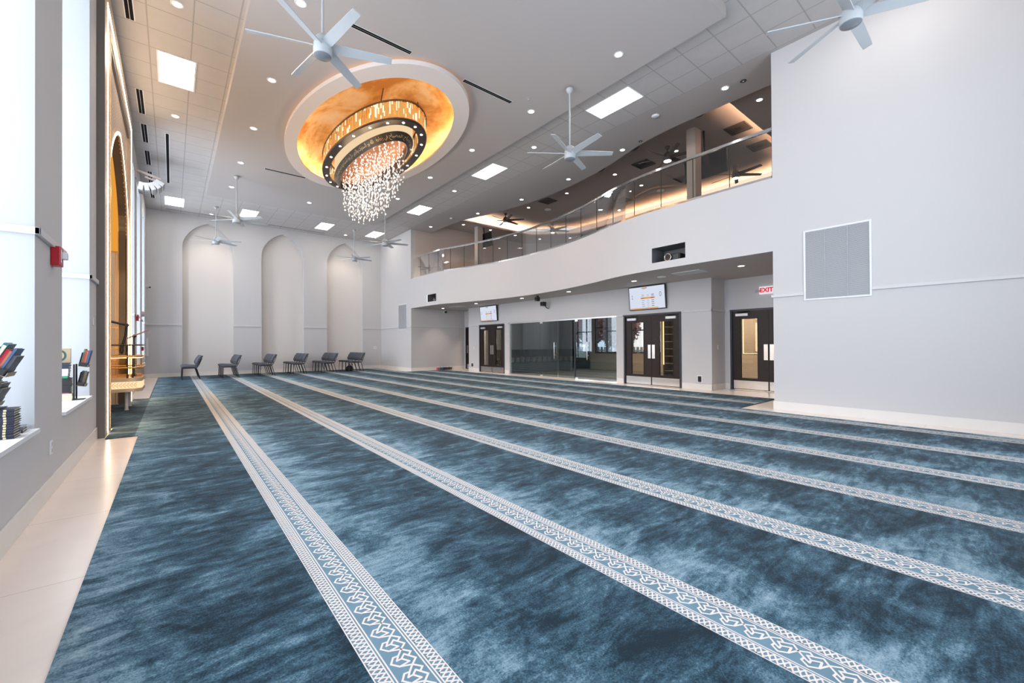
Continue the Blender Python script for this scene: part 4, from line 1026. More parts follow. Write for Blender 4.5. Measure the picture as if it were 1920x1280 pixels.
def chandelier():
    t = thing('chandelier', 'huge oval crystal chandelier with a gold-lettered ring hanging under the gold dome', 'chandelier', (CX, CY, 0))
    rr = random.Random(11)
    # outer band of crystal rods
    A0, B0 = .965, 2.46
    def rods(nm, a, bb, z0, z1, n, w, mats, seed):
        r2 = random.Random(seed); b = MB()
        for i in range(n):
            th = 2*PI*i/n; x, y = a*math.cos(th), bb*math.sin(th)
            nx, ny = math.cos(th)/a, math.sin(th)/bb; l = math.hypot(nx, ny); nx /= l; ny /= l
            q = r2.random(); j = r2.uniform(-.008,.008)
            zc = z0
            while zc < z1-.001:
                zz = min(z1, zc + r2.uniform(.06,.20)); q = r2.random()
                mi = 0 if q < .56 else 1 if q < .70 else 2
                b.obox((x+nx*j, y+ny*j, (zc+zz)/2), (nx,ny,0), (-ny,nx,0), (0,0,1), .006, w/2, (zz-zc)/2, mi); zc = zz
        return b.build(nm, mats, t)
    p = rods('crystal_band', A0, B0, 6.145, 6.51, 330, .026, [M['rodwarm'], M['rodbright'], M['roddim']], 5); p['label'] = 'outer band of glowing crystal rods'
    rods('inner_crystal_band', .80, 2.24, 6.15, 6.48, 210, .022, [M['rodwarm'], M['rodbright'], M['roddim']], 8)
    b = MB(); b.sweep([(.99,2.49,6.12),(.99,2.49,6.142),(.80,2.235,6.142),(.80,2.235,6.10),(.975,2.465,6.10),(.99,2.49,6.12)], (0,0), 128); p = b.build('outer_ring', M['bronze'], t); p['label'] = 'dark bronze oval ring with small spotlights'
    b = MB(); b.sweep([(.992,2.492,6.142),(.992,2.492,6.16),(.975,2.47,6.16)], (0,0), 128); b.build('ring_edge', M['brass'], t)
    b = MB(); b.sweep([(.99,2.5,6.505),(.99,2.5,6.535),(.78,2.2,6.535),(.78,2.2,6.505),(.99,2.5,6.505)], (0,0), 128); b.build('top_frame', M['bronze'], t)
    for i in range(20):
        th = 2*PI*(i+.5)/20; b = MB(); b.cyl((.885*math.cos(th),2.355*math.sin(th),6.094),(.885*math.cos(th),2.355*math.sin(th),6.099),.027,n=14); b.build('ring_spotlight', M['lens'], t)
    b = MB(); b.sweep([(.655,2.09,6.022),(.655,2.09,6.47),(.62,2.05,6.47)], (0,0), 128, 0, True); p = b.build('fabric_drum', M['drum'], t); p['label'] = 'glowing cream drum inside the rod band'
    b = MB(); b.sweep([(.655,2.09,6.035),(.662,2.098,6.022),(.525,1.925,5.885),(.505,1.905,5.895),(.505,1.905,6.09),(.645,2.08,6.09)], (0,0), 128); ring = b.build('lettered_ring', M['bronze'], t); ring['label'] = 'dark sloping oval band with gold calligraphy'
    # calligraphy bent along the ring
    body = shape('الله نور السماوات والارض مثل نوره كمشكاة فيها مصباح المصباح في زجاجة')
    c = bpy.data.curves.new('ring_calligraphy', 'FONT'); c.body = body; c.size = .15; c.resolution_u = 3; c.offset = -.0015
    o = bpy.data.objects.new('ring_calligraphy', c); COL.objects.link(o); bpy.context.view_layer.update()
    me = bpy.data.meshes.new_from_object(o.evaluated_get(bpy.context.evaluated_depsgraph_get())); bpy.data.objects.remove(o)
    am, bm2 = .592, 2.010; K = 2400; cum = [0.0]
    for i in range(K): cum.append(cum[-1] + math.hypot(am*(math.cos(2*PI*(i+1)/K)-math.cos(2*PI*i/K)), bm2*(math.sin(2*PI*(i+1)/K)-math.sin(2*PI*i/K))))
    xs = [v.co.x for v in me.vertices]; w = max(xs)-min(xs) if xs else 1; rep = 3; ytext = [v.co.y for v in me.vertices]; ym = (max(ytext)+min(ytext))/2
    vs = []; fs = []
    import bisect
    for k in range(rep):
        base = len(vs); off = cum[-1]*(k/rep) + .02
        sc = (cum[-1]/rep - .10)/w
        for v in me.vertices:
            s = (off + (v.co.x-min(xs))*sc) % cum[-1]; th = 2*PI*bisect.bisect(cum, s)/K
            nx, ny = math.cos(th)/am, math.sin(th)/bm2; l = math.hypot(nx, ny); r = (v.co.y-ym)*min(1.0, max(.8, sc))
            q = r*.71 + .004; vs.append((am*math.cos(th)+nx/l*q, bm2*math.sin(th)+ny/l*q, 5.9535 + r*.70 - .004))
        fs += [tuple(base+i for i in p.vertices) for p in me.polygons]
    b = MB(); b.add(vs, fs); b.build('calligraphy', M['goldtext'], ring)
    b = MB(); b.sweep([(.0,.0,6.10),(.50,1.90,6.10),(.50,1.90,6.09)], (0,0), 96, 0, True); p = b.build('crystal_plate', M['plate'], t); p['label'] = 'copper plate from which the crystal strands hang'
    for sx in (-.55, .55):
        for sy in (-1.9, -.6, .6, 1.9):
            b = MB(); b.cyl((sx*.9,sy,6.50),(sx*.75,sy,6.95),.012,n=8); b.build('suspension_rod', M['bronze'], t)
    # hanging strands of crystals
    def crystal(b, x, y, z, s):
        a = rr.uniform(0, PI); n = 6; h = s*rr.uniform(1.1,1.6)
        vs = [(x,y,z+h)] + [(x+s*.62*math.cos(a+2*PI*i/n), y+s*.62*math.sin(a+2*PI*i/n), z) for i in range(n)] + [(x,y,z-h*.8)]
        b.add(vs, [(0,1+i,1+(i+1) % n) for i in range(n)] + [(n+1,1+(i+1) % n,1+i) for i in range(n)])
    k = 0; N_ = 98
    for i in range(N_):
        r = math.sqrt((i+.5)/N_); th = i*2.399963
        x, y = .46*r*math.cos(th), 1.82*r*math.sin(th)
        zb = 4.64 + (.0 if r < .52 else (r-.52)/.48*.62) + rr.uniform(-.02,.06)
        b = MB(); b.cyl((x,y,zb+.03),(x,y,6.098),.0007,n=4,mi=1,caps=False)
        z = zb
        while z < 6.05:
            crystal(b, x+rr.uniform(-.03,.03), y+rr.uniform(-.05,.05), z+.03, rr.uniform(.016,.031))
            z += rr.uniform(.06,.11) if z > 5.6 else rr.uniform(.085,.165)
        b.build('crystal_strand', [M['crystalglow'], M['silver']], t)
    for yy, e in ((-1.2, 14), (0, 14), (1.2, 14)):
        l = bpy.data.lights.new('chandelier_glow', 'POINT'); l.energy = e; l.color = (1,.74,.45); l.shadow_soft_size = .25
        o = bpy.data.objects.new('chandelier_glow', l); COL.objects.link(o); o.parent = t; o.location = (0, yy, 5.2)
    return t
chandelier()

# ================================================================== mihrab wall feature
def mihrab():
    t = thing('mihrab', 'tall lit arched prayer niche with glowing strip frame on the window wall', 'prayer niche', (XL, 10.8, 0))
    # local: x out of the wall, y along it
    Y0, Y1 = -2.65, 2.65; HT = 6.62; FX = .085; BW = .70
    for q in ((Y0,Y0+.02),(Y1-.02,Y1)):
        b = MB(); b.box(.0,FX,*q,0,HT); p = b.build('side_return', M['taupe'], t); p['label'] = 'dark taupe edge of the frame'
    b = MB(); b.box(.012,FX,Y0+.02,Y0+BW,0,HT-.02); b.box(.012,FX,Y1-BW,Y1-.02,0,HT-.02); b.box(.012,FX,Y0+BW,Y1-BW,HT-.55,HT-.02); b.box(0,FX,Y0,Y1,HT-.02,HT); b.build('outer_frame', M['goldframe'], t)
    b = MB()
    for yy in (Y0+.36, Y1-.36): b.box(FX,FX+.004,yy-.035,yy+.035,0.02,HT-.26)
    b.box(FX,FX+.004,Y0+.325,Y1-.325,HT-.33,HT-.26); p = b.build('frame_light_strip', M['creamled'], t); p['label'] = 'glowing light strip around the frame'
    b = MB()
    for yy in (Y0+BW-.03, Y1-BW+.03): b.box(FX,FX+.008,yy-.03,yy+.03,0,HT-.55)
    b.build('gold_bead', M['brass'], t)
    # spandrel screen with the pointed opening
    W, SP, H = 1.80, 3.70, 1.55; PX = .035
    def az(y, w=W, sp=SP, h=H): return arch_z(max(-1, min(1, y/w)), sp, h)
    b = MB(); n = 60; ys = [-W*math.cos(PI*i/n) for i in range(n+1)]
    a0, a1 = Y0+BW, Y1-BW
    for y0, y1 in [(a0,-W)] + list(zip(ys, ys[1:])) + [(W,a1)]:
        inside = -W-1e-6 <= y0 and y1 <= W+1e-6
        z0, z1 = (az(y0), az(y1)) if inside else (0, 0)
        b.quad((PX,y0,z0),(PX,y1,z1),(PX,y1,HT-.55),(PX,y0,HT-.55))
    b.build('honeycomb_panel', M['honey'], t)
    def band(nm, mat, off0, off1, x0, x1):
        b = MB(); m = 70; tt = [-math.cos(PI*i/m) for i in range(m+1)]
        def pt(u, off): w = W+off; return (w*u, arch_z(u, SP, H+off*1.25))
        path0 = [(-(W+off0),0)] + [pt(u, off0) for u in tt] + [((W+off0),0)]; path1 = [(-(W+off1),0)] + [pt(u, off1) for u in tt] + [((W+off1),0)]
        for i in range(len(path0)-1):
            p0, p1, q0, q1 = path0[i], path0[i+1], path1[i], path1[i+1]
            b.quad((x1,*p0),(x1,*p1),(x1,*q1),(x1,*q0)); b.quad((x0,*p0),(x0,*p1),(x1,*p1),(x1,*p0)); b.quad((x0,*q0),(x1,*q0),(x1,*q1),(x0,*q1))
        return b.build(nm, mat, t)
    band('arch_trim', M['goldframe'], .0, .11, .02, .06)
    band('arch_light_strip', M['creamled'], .02, .06, .06, .064)
    # niche lining: reveal, back wall with lit panels
    b = MB(); D = -.46; m = 50; tt = [-math.cos(PI*i/m) for i in range(m+1)]
    path = [(-W,.0)] + [(W*u, arch_z(u, SP, H)) for u in tt] + [(W,0)]
    IX = -.095; path = [(-W,.0),(-W,3.37)] + path[1:-1] + [(W,3.37),(W,.0)]
    am = MB(); cr = MB()
    for i in range(len(path)-1):
        b.quad((PX,*path[i]),(IX,*path[i]),(IX,*path[i+1]),(PX,*path[i+1]))
        zm = (path[i][1]+path[i+1][1])/2
        (am if zm > 3.37 else cr).quad((IX,*path[i]),(D,*path[i]),(D,*path[i+1]),(IX,*path[i+1]))
    am.build('amber_vault', M['amber'], t); cr.build('jamb_panel', M['cream'], t)
    for sg in (-1, 1):
        e = MB()
        for z in (.35,.98,1.25,1.70,3.37): e.box(D,IX,sg*W-sg*.008,sg*W,z-.014,z+.014)
        e.box(IX-.012,IX,sg*W-sg*.010,sg*W,.02,4.2); e.box(IX-.05,IX-.042,sg*W-sg*.006,sg*W,.02,3.36); e.build('jamb_bead', M['brass'], t)
    p = b.build('niche_lining', M['taupedk'], t); p['label'] = 'polished taupe stone lining of the arch'
    b = MB(); b.box(D-.03,D,-W-.1,W+.1,0,5.4); b.build('niche_back', M['taupe'], t)
    b = MB(); b.box(D,D+.02,-1.3,1.42,2.98,4.9); p = b.build('amber_panel', M['amber'], t); p['label'] = 'upper panel with amber light put in as emission'
    b = MB(); b.box(D,D+.02,-1.3,1.42,.12,2.92); p = b.build('cream_panel', M['cream'], t); p['label'] = 'cream lower panels with brass lines'
    b = MB()
    for z in (.35,.98,1.25,1.70,2.92): b.box(D+.02,D+.03,-1.3,1.42,z-.012,z+.012)
    for y in (-1.3,-.4,.5,1.3,1.42): b.box(D+.02,D+.03,y-.012,y+.012,.12,4.9)
    b.build('brass_lines', M['brass'], t)
    b = MB(); b.box(.035,.075,a0-.0,2.0,6.0,6.13); p = b.build('grille_bar', flat('bar_grey', (.30,.26,.22), .4), t); p['label'] = 'grey bar across the honeycomb panel'
    for zz, e in ((3.4, 18), (1.6, 14)):  # unseen fill lights added in place of the niche's LED glow
        l = bpy.data.lights.new('niche_fill', 'AREA'); l.energy = e; l.size = .5; l.size_y = 1.6; l.shape = 'RECTANGLE'; l.color = (1,.70,.40); l.use_shadow = True
        o = bpy.data.objects.new('niche_fill', l); COL.objects.link(o); o.parent = t; o.location = (D+.06, -1.5, zz); o.rotation_euler = (-PI/2, 0, 0)
mihrab()

# ================================================================== pulpit
def pulpit():
    t = thing('pulpit', 'small raised pulpit with rounded brass and glass rails standing in the prayer niche', 'pulpit', (-.70, 11.30, CT+.0015))
    def outline(x0, x1, y0, y1, r, n=8):
        P = [(x0,y0)]
        for i in range(n+1): a = -PI/2 + PI/2*i/n; P.append((x1-r+r*math.cos(a), y0+r+r*math.sin(a)))
        for i in range(n+1): a = PI/2*i/n; P.append((x1-r+r*math.cos(a), y1-r+r*math.sin(a)))
        P.append((x0,y1)); return P
    X0, X1, Ya, Yb = -.50, .245, -.30, .95
    def rail(z, r, mat, nm, inset=0.0):
        P = outline(X0, X1-inset, Ya+inset, Yb-inset, .16); b = MB(); b.tube([(x,y,z) for x, y in P], r, 8); return b.build(nm, mat, t)
    def slab(nm, z0, z1, mat, ins=0.0):
        b = MB(); b.prism(outline(X0, X1-ins, Ya+ins, Yb-ins, .16), z0, z1); return b.build(nm, mat, t)
    slab('lower_edge', .385, .45, M['goldframe']); slab('upper_edge', .585, .655, M['goldframe'])
    p = slab('carved_band', .45, .585, emit('pulpit_band', (1.0,.66,.38), .75), .012); p['label'] = 'glowing carved band around the platform'
    b = MB()
    for i in range(14):
        x = X0+.05+i*.052
        if x > X1-.10: break
        q = [(x,Ya+.010,.517),(x+.02,Ya+.010,.545),(x+.04,Ya+.010,.517),(x+.02,Ya+.010,.489)]
        b.tube(q+[q[0]], .0035, 5); b.tube([(x+.02,Ya+.010,.545),(x+.046,Ya+.010,.57)], .003, 5); b.tube([(x+.02,Ya+.010,.489),(x+.046,Ya+.010,.465)], .003, 5)
    b.build('carving', M['brass'], t)
    rail(1.30,.013,M['bronze'],'top_rail'); rail(1.075,.018,M['brass'],'middle_rail'); rail(.855,.016,M['brass'],'lower_rail')
    b = MB(); b.tube([(x,y,1.052) for x, y in outline(X0, X1-.02, Ya+.02, Yb-.02, .15)], .008, 6); p = b.build('rail_light', emit('rail_light', (1,.58,.22), 6.0), t); p['label'] = 'amber light line under the middle rail'
    P = outline(X0, X1-.01, Ya+.01, Yb-.01, .155); b = MB()
    for (x0, y0), (x1, y1) in zip(P, P[1:]): b.quad((x0,y0,.66),(x1,y1,.66),(x1,y1,1.05),(x0,y0,1.05))
    b.build('glass_screen', glass('pulpit_glass', (.86,.74,.60), .10), t)
    for (x, y) in ((.03,Ya),(.10,Ya+.12),(-.3,Ya)):
        b = MB(); b.cyl((x,y,.655),(x,y,1.30),.014,n=10); b.build('rail_post', M['bronze'], t)
    for (x, y) in ((0,.0),(0,.75)):
        b = MB(); b.lathe([(.035,0),(.035,.02),(.028,.03),(.030,.36),(.038,.385)], (x,y,0), 12); p = b.build('leg', flat('crystal_leg', (.62,.55,.53), .15), t); p['label'] = 'faceted crystal leg'
    b = MB(); b.box(-.16,.2,.3,.7,.655,.70) ; b.build('step', M['brass'], t)
    return t
pulpit()
t = thing('book_stand', 'thin copper reading board on a dark post rising from the pulpit', 'lectern', (-.60, 11.50, CT+.660)); b = MB(); b.cyl((0,0,0),(0,0,.80),.016,n=10); b.build('post', M['bronze'], t); b = MB(); b.obox((.05,0,.86), (.88,0,.475), (0,1,0), (-.475,0,.88), .19, .16, .006); b.build('board', flat('copper_board', (.55,.24,.16), .35), t); b = MB(); b.obox((-.13,0,.765), (.88,0,.475), (0,1,0), (-.475,0,.88), .012, .16, .02); b.build('ledge', flat('copper_board', (.55,.24,.16), .35), t); b = MB(); b.cyl((-.01,0,.80),(.02,0,.845),.03,n=10); b.build('joint', M['black'], t)
t = thing('boom_microphone', 'black jointed boom arm with a microphone hanging beside the pulpit', 'microphone', (-1.06, 11.04, 1.28)); b = MB()
b.tube([(-.17,0,.62),(.10,0,.50),(.38,0,.42)], .022, 8); b.build('upper_arm', M['black'], t); b = MB(); b.tube([(.38,0,.42),(.36,0,.2),(.31,0,.0)], .022, 8); b.build('lower_arm', M['black'], t); b = MB(); b.cyl((.31,0,.02),(.305,0,-.10),.026,.038,12); b.cyl((.305,0,-.10),(.304,0,-.14),.038,.02,12); b.build('microphone_head', M['black'], t); b = MB(); b.cyl((.38,-.03,.42),(.38,.03,.42),.03,n=12); b.build('joint', M['black'], t)

# ================================================================== hung line-array loudspeaker
def line_array():
    t = thing('line_array_speaker', 'curved white line-array loudspeaker hung from a bracket on the window wall beyond the mihrab', 'speaker', (XL, 16.0, 6.0))
    a = MB()
    a.obox((.30,0,.27), (.97,0,-.25), (0,1,0), (.25,0,.97), .27, .03, .03); a.obox((.36,0,.15), (.97,0,-.25), (0,1,0), (.25,0,.97), .15, .03, .02); a.box(.001,.03,-.1,.1,.1,.5); a.build('bracket', flat('bracket_beige', (.62,.53,.47)), t)
    # five wedge boxes fanned on an arc, seen from below
    for k in range(5):
        an = math.radians(-8 + 18*k); c, s = math.cos(an), math.sin(an)
        rc = .37; cx, cz = .20, .16
        # box on arc below
        px, pz = cx + .12 - rc*.35 + rc*math.sin(an)*1.05, cz - rc*math.cos(an)*.85 + .0
        b = MB(); b.obox((px, 0, pz), (c,0,s), (0,1,0), (-s,0,c), .054, .26, .105); p = b.build('cabinet', flat('array_white', (.66,.66,.68), .5), t, bevel=.008)
        b = MB(); b.obox((px+s*.1065, -.0, pz-c*.1065), (c,0,s), (0,1,0), (-s,0,c), .047, .24, .0025); b.build('front_grille', flat('array_grille', (.42,.41,.42), .6), p)
line_array()

# ================================================================== chairs
def chair_proto(label, loc):
    t = thing('stacking_chair', label, 'chair', loc, 0, 'rows of grey chairs')
    W = .24
    b = MB(); prof = [(-.035,.435),(-.045,.47),(-.02,.505),(.10,.515),(.30,.50),(.43,.495),(.445,.47),(.43,.45),(.10,.44)]
    n = len(prof); b.add([(x,-W,z) for x, z in prof]+[(x,W,z) for x, z in prof], [(i,(i+1) % n,n+(i+1) % n,n+i) for i in range(n)]+[tuple(range(n-1,-1,-1)),tuple(range(n,2*n))], 0); b.build('seat', M['fabric'], t, bevel=.014, seg=3)
    b = MB(); prof = [(.435,.515),(.405,.56),(.405,.64),(.465,.78),(.545,.895),(.575,.905),(.592,.88),(.54,.76),(.475,.62),(.465,.53)]
    n = len(prof); b.add([(x,-W,z) for x, z in prof]+[(x,W,z) for x, z in prof], [(i,(i+1) % n,n+(i+1) % n,n+i) for i in range(n)]+[tuple(range(n-1,-1,-1)),tuple(range(n,2*n))], 0); bk = b.build('backrest', M['fabric'], t, bevel=.012, seg=3)
    b = MB(); b.box(.396,.404,-W+.01,W-.01,.622,.634); b.build('piping', M['fabricdark'], bk)
    b = MB(); b.obox((.53,0,.755), (.53,0,.85), (0,1,0), (-.85,0,.53), .155, W-.005, .006); b.build('back_shell', M['fabricdark'], bk)
    for s in (-1, 1):
        b = MB(); b.tube([(.0,s*(W-.03),.44),(.0,s*(W-.028),.40),(-.015,s*(W-.02),.004)], .0125, 8); b.build('leg', M['legs'], t)
        b = MB(); b.tube([(.40,s*(W-.03),.44),(.425,s*(W-.028),.38),(.53,s*(W-.02),.006)], .0125, 8); b.build('leg', M['legs'], t)
    b = MB()
    for s in (-1, 1): b.tube([(.0,s*(W-.03),.43),(.36,s*(W-.03),.43),(.44,s*(W-.03),.46),(.49,s*(W-.02),.56),(.58,s*(W-.02),.80)], .011, 8)
    b.cyl((.06,-W+.03,.43),(.06,W-.03,.43),.009,n=8); b.cyl((.36,-W+.03,.43),(.36,W-.03,.43),.009,n=8); b.build('frame', M['legs'], t)
    return t
rows = [.315, 1.56, 2.83, 4.12, 5.42, 6.65]; starts = [19.99, 19.92, 20.1, 20.38, 20.4, 20.3]
first = None
for i, (x, y) in enumerate(zip(rows, starts)):
    for j in range(4):
        lab = 'grey stacking chair, %s from near end of the %s row from the window wall' % (ORD[j], ORD[i])
        loc = (x + R.uniform(-.008,.008), y + j*.525, CT+.0045)
        if first is None: first = chair_proto(lab, loc)
        else: dup(first, loc, 0, lab)
t = thing('floor_bag', 'small black bundle on the carpet under the last row of chairs', 'bag', (6.78, 20.95, CT)); b = MB(); b.lathe([(.0,0),(.16,.01),(.20,.09),(.15,.20),(.06,.27),(0,.28)], n=12); b.build('body', flat('bag_black',(.01,.01,.012),.7), t); b = MB(); b.tube([(-.07,0,.25),(0,0,.36),(.07,0,.25)], .012, 6); b.build('handle', M['black'], t)

# ================================================================== books in the niches
def book(name, label, loc, w, d, h, cover, rot=(0,0,0), group=None, spine='x-', band=None):
    """lying flat: w along x (towards the hall), d along y, h thick; spine on the -y side (towards the camera)"""
    t = thing(name, label, 'book', loc, 0, group); t.rotation_euler = rot
    c = flat('cover_' + '_'.join('%d' % (v*1000) for v in cover), cover, .45)
    b = MB(); th = min(.004, h*.18)
    b.box(-w/2,w/2,-d/2,d/2,0,th); b.box(-w/2,w/2,-d/2,d/2,h-th,h)
    b.box(-w/2,w/2,-d/2,-d/2+.005,th,h-th); b.build('cover', c, t, bevel=.0012)
    b = MB(); b.box(-w/2+.006,w/2-.006,-d/2+.005,d/2-.006,th,h-th); b.build('pages', M['paper'], t)
    if band:
        q = MB()
        for u in (-.30,-.12,.12,.30): q.box(w*u-.007,w*u+.007,-d/2-.0012,-d/2,h*.12,h*.88)
        q.build('spine_band', flat('band_%d_%d' % (band[0]*100, band[1]*100), band, .35), t)
    return t
Z0 = ZSILL+.0012
def display_rack(label, loc, tilt, tiers, half=.105, base_w=.09):
    """two-tier rack; every tier is a tilted back board, a ledge, a lip and side cheeks, books stand in it without touching"""
    t = thing('book_display', label, 'book stand', loc)
    c, s_ = math.cos(tilt), math.sin(tilt); ax, az = Vector((c,0,-s_)), Vector((s_,0,c))
    for (x0, z0, hb, total) in tiers:
        o = Vector((x0,0,z0))
        b = MB(); b.obox(o - ax*.006 + az*(hb/2), ax, (0,1,0), az, .002, half, hb/2); b.build('back_board', M['black'], t)
        b = MB(); b.obox(o + ax*(total/2) - az*.003, ax, (0,1,0), az, total/2+.010, half, .002); b.build('ledge', flat('stand_wood', (.30,.22,.14), .5), t)
        b = MB(); b.obox(o + ax*(total+.007) + az*.012, ax, (0,1,0), az, .002, half, .014); b.build('lip', flat('stand_wood', (.30,.22,.14), .5), t)
        for sg in (-1, 1):
            b = MB(); b.obox(o + ax*(total*.45) + Vector((0, sg*(half+.003), 0)) + az*(hb*.13), ax, (0,1,0), az, total*.5, .002, hb*.13); b.build('side_cheek', M['black'], t)
    zt = max(q[1] for q in tiers)
    for sg in (-1, 1):
        b = MB(); b.box(tiers[0][0]-.038, tiers[0][0]-.022, sg*(half-.01)-.004, sg*(half-.01)+.004, .0, zt+.02); b.build('upright', M['black'], t)
    b = MB(); b.box(tiers[0][0]-.05, tiers[0][0]+base_w, -half, half, 0, .005); b.build('base_plate', M['black'], t)
    return t
def rack_books(loc, tilt, x0, z0, items, group):
    c, s_ = math.cos(tilt), math.sin(tilt); d = 0.0
    for (lab, w, hgt, th, col, face) in items:
        d += th/2 + .0008
        o = Vector(loc) + Vector((x0 + c*d + s_*.004, 0, z0 - s_*d + c*.004))
        t = thing('book', lab, 'book', o, 0, group); t.rotation_euler = (0, tilt, 0)
        m = flat('cover_' + '_'.join('%d' % (v*1000) for v in col), col, .45); q = .003
        b = MB(); b.box(-th/2,-th/2+q,-w/2,w/2,0,hgt); b.box(th/2-q,th/2,-w/2,w/2,0,hgt); b.box(-th/2+q,th/2-q,-w/2,-w/2+.004,0,hgt); b.build('cover', m, t)
        b = MB(); b.box(-th/2+q,th/2-q,-w/2+.004,w/2-.005,.004,hgt-.005); b.build('pages', M['paper'], t)
        if face:
            b = MB(); b.box(-th/2+q,th/2-q,-w/2-.0012,-w/2,.015,hgt-.015); b.build('spine_panel', flat('face_%d_%d' % (face[0]*1000, face[2]*1000), face, .5), t)
        d += th/2
    return d
# near niche: tall stack of navy volumes with a low pair beside it and a rack on top
n = 12; hh = .0170
for i in range(n):
    book('book', 'navy gold-banded volume in the near niche stack, %s from the bottom' % ORD[i], (-.940+R.uniform(-.003,.003), 4.44+R.uniform(-.004,.004), Z0+i*hh), .21, .17, hh-.0006, (.012,.016,.035), (0,0,R.uniform(-.025,.025)), 'navy volumes in the near niche', band=(.62,.52,.32))
book('book', 'black and grey lower book of the low pair at the niche corner', (-.880,4.685,Z0), .07, .17, .022, (.01,.01,.012), (0,0,.05), 'low pair of books', band=(.3,.3,.3))
book('book', 'grey-covered upper book of the low pair at the niche corner', (-.879,4.685,Z0+.0226), .07, .17, .020, (.14,.15,.17), (0,0,.08), 'low pair of books')
top = Z0 + n*hh + .001
L1 = (-.945, 4.44, top); TL = .44
up1 = [('cream and teal book on the near rack, leftmost of its upper tier', .19, .20, .024, (.02,.12,.14), (.60,.55,.42)),
       ('bright red book on the near rack', .17, .165, .020, (.45,.012,.03), None), ('slim orange-edged book on the near rack', .17, .16, .012, (.45,.13,.06), None),
       ('slate-blue patterned book on the near rack', .19, .185, .014, (.05,.09,.18), None), ('dark grey book on the near rack, rightmost of its upper tier', .18, .14, .020, (.05,.055,.075), None)]
lo1 = [('black book low on the near rack, first', .19, .15, .024, (.012,.012,.014), None), ('black book low on the near rack, second', .19, .152, .020, (.015,.014,.013), (.05,.05,.055)), ('charcoal slim book low on the near rack', .18, .12, .016, (.03,.028,.027), None)]
display_rack('black two-tier book rack standing on the navy stack in the near niche', L1, TL, [(-.045,.052,.19,.066),(-.020,.268,.17,.098)])
rack_books(L1, TL, -.020, .268, up1, 'books on the near rack'); rack_books(L1, TL, -.045, .052, lo1, 'books on the near rack')
# second niche: flat pile with an emblem book on top, slim rack beside it
PX, PY = -1.0, 7.08; z = Z0
for i in range(4):
    book('book', 'cream paperback in the second niche pile, %s from the bottom' % ORD[i], (PX, PY, z), .20, .18, .0200, (.66,.60,.42), (0,0,R.uniform(-.03,.03)), 'pile in the second niche'); z += .0206
for (h, col, lab, w) in ((.011,(.35,.03,.16),'magenta-covered thin book on the paperbacks in the second niche',.17),(.085,(.012,.013,.014),'thick black volume above the magenta book in the second niche',.20),(.082,(.014,.014,.013),'thick black volume below the green book in the second niche',.20),
                         (.026,(.02,.24,.13),'green book lying in the second niche pile',.15),(.027,(.60,.61,.66),'white book lying directly on the green one in the second niche',.155),(.027,(.58,.58,.64),'white book in the middle of the white ones in the second niche',.16),(.027,(.62,.62,.67),'topmost white book in the second niche pile',.16),(.034,(.02,.024,.04),'dark blue-black book under the top one in the second niche',.17),(.034,(.022,.026,.045),'dark blue-black book carrying the tan emblem book in the second niche',.17)):
    book('book', lab, (PX-.01, PY, z), w, .17, h, col, (0,0,0), 'pile in the second niche'); z += h+.0006
t = thing('book', 'tan book with a dark oval emblem standing on top of the second niche pile', 'book', (PX-.005, PY, z), 0, 'pile in the second niche')
b = MB(); b.box(-.085,.085,-.018,-.014,0,.165); b.box(-.085,.085,.014,.018,0,.165); b.box(.081,.085,-.014,.014,0,.165); b.build('cover', flat('cover_tan', (.36,.28,.17), .45), t)
b = MB(); b.box(-.08,.081,-.014,.014,.003,.16); b.build('pages', M['paper'], t)
b = MB(); k_ = 24; ro = [(.052*math.cos(2*PI*i/k_), -.0186, .083+.066*math.sin(2*PI*i/k_)) for i in range(k_)]; ri = [(.033*math.cos(2*PI*i/k_), -.0186, .083+.044*math.sin(2*PI*i/k_)) for i in range(k_)]
b.add(ro+ri, [(i,(i+1) % k_,k_+(i+1) % k_,k_+i) for i in range(k_)]); b.build('emblem', flat('emblem_green', (.02,.07,.055), .4), t)
L2 = (-.845, 7.10, Z0); TL2 = .20
display_rack('slim two-tier book rack beside the pile in the second niche', L2, TL2, [(-.012,.17,.16,.052),(.0,.40,.16,.062)], .09, .05)
rack_books(L2, TL2, .0, .40, [('green-edged book on the second niche rack', .15, .20, .012, (.10,.22,.16), None),('red-brown book on the second niche rack', .15, .185, .018, (.40,.06,.03), None),('orange-brown slim book on the second niche rack', .15, .18, .012, (.34,.14,.06), None),('slim blue book on the second niche rack', .15, .19, .016, (.05,.09,.22), None)], 'books on the second rack')
rack_books(L2, TL2, -.012, .17, [('black book low on the second niche rack', .15, .17, .024, (.012,.013,.014), None),('brown and black book low on the second niche rack', .15, .165, .022, (.10,.07,.04), None)], 'books on the second rack')
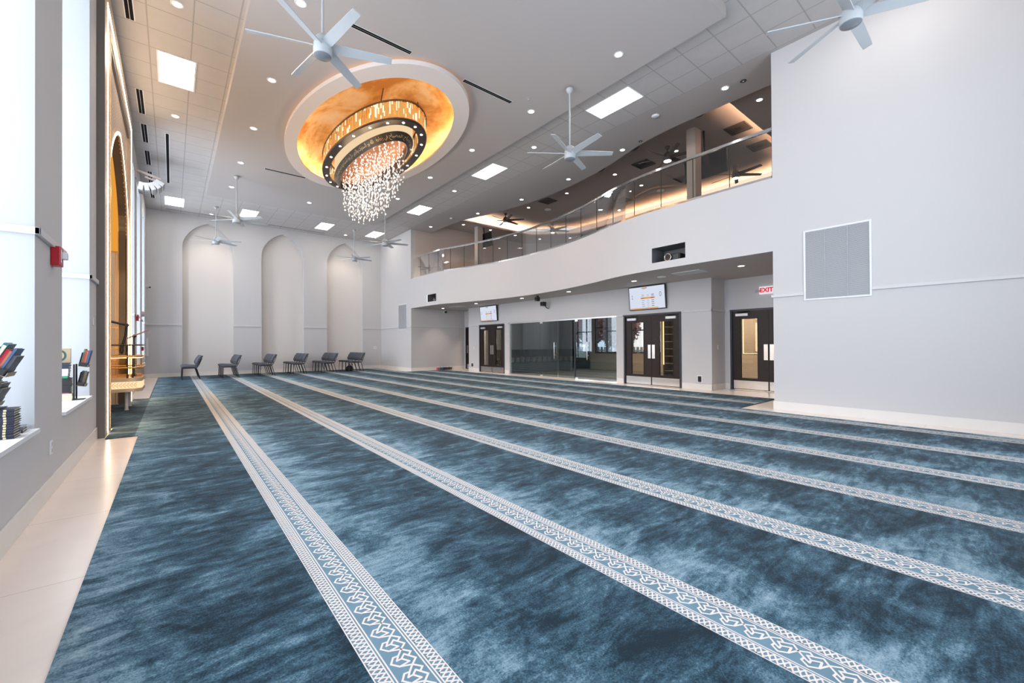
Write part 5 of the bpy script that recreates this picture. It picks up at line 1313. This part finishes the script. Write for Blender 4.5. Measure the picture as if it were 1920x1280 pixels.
# ================================================================== daylight and camera
w = bpy.data.worlds.new('sky'); SC.world = w; w.use_nodes = True
t = w.node_tree; t.nodes.clear(); out = t.nodes.new('ShaderNodeOutputWorld'); bg = t.nodes.new('ShaderNodeBackground')
bg.inputs[0].default_value = (.85,.92,1.0,1); bg.inputs[1].default_value = 1.5
t.links.new(bg.outputs[0], out.inputs[0])
def daylight(name, loc, rot, sx, sy, e, col=(.90,.945,1.0)):
    l = bpy.data.lights.new(name, 'AREA'); l.shape = 'RECTANGLE'; l.size = sx; l.size_y = sy; l.energy = e; l.color = col
    o = bpy.data.objects.new(name, l); COL.objects.link(o); o.location = loc; o.rotation_euler = rot; return o
for i, (a, c) in enumerate(niches):
    daylight('window_daylight', (XL-DEPTH-.55, (a+c)/2, (ZSILL+ZTOP)/2), (0, -PI/2, 0), ZTOP-ZSILL, c-a, 158 if i < 3 else 152)
for a, c in ADDED_BW: daylight('window_daylight', ((a+c)/2, YB-.75, 3.2), (PI/2, 0, 0), c-a, 4.9, 84)  # daylight for the added back-wall windows
# added unseen ceiling fixtures that light the rooms beyond the doors
for (x, y, e, lab) in ((13.6,6.6,85,'added unseen ceiling panel lighting the lobby by the shoe rack'),(13.6,9.4,85,'added unseen ceiling panel lighting the lobby beyond the glass doors'),(13.2,4.4,70,'added unseen ceiling panel lighting the space beyond the exit door'),(13.2,12.7,9,'added unseen ceiling panel lighting the dim room behind the glass wall'),(13.0,16.4,100,'added unseen ceiling panel lighting the room beyond the far double door')):
    t_ = troffer(x, y, lab); t_.location = (x, y, 2.95); t_['group'] = 'added lobby ceiling panels'
    l = daylight('added_panel_glow', (0,0,-.02), (0,0,0), .55, 1.15, e, (1,.90,.78)); l.parent = t_
def cam():
    c = bpy.data.cameras.new('camera'); o = bpy.data.objects.new('camera', c); COL.objects.link(o)
    c.sensor_width = 36; c.sensor_fit = 'HORIZONTAL'; c.lens = 778.692/1920*36; c.clip_start = .05; c.clip_end = 300
    fw = Vector((0.63362697,0.77361287,0.00632384)); rt = Vector((0.77363853,-0.63359993,-0.00587784)); up = Vector((5.40392577e-04,-8.61672443e-03,9.99962729e-01))
    m = Matrix((( rt.x,up.x,-fw.x,0),(rt.y,up.y,-fw.y,0),(rt.z,up.z,-fw.z,1.285),(0,0,0,1)))
    o.matrix_world = m; SC.camera = o
cam()
SC.view_settings.view_transform = 'Standard'; SC.view_settings.look = 'None'; SC.view_settings.gamma = 1.0; SC.view_settings.use_curve_mapping = False
SC.view_settings.exposure = 0.72
SC.cycles.use_denoising = True
SC.cycles.max_bounces = 10; SC.cycles.diffuse_bounces = 5; SC.cycles.glossy_bounces = 4; SC.cycles.transmission_bounces = 6; SC.cycles.transparent_max_bounces = 16
SC.cycles.sample_clamp_indirect = 6.0
SC.cycles.use_light_tree = True
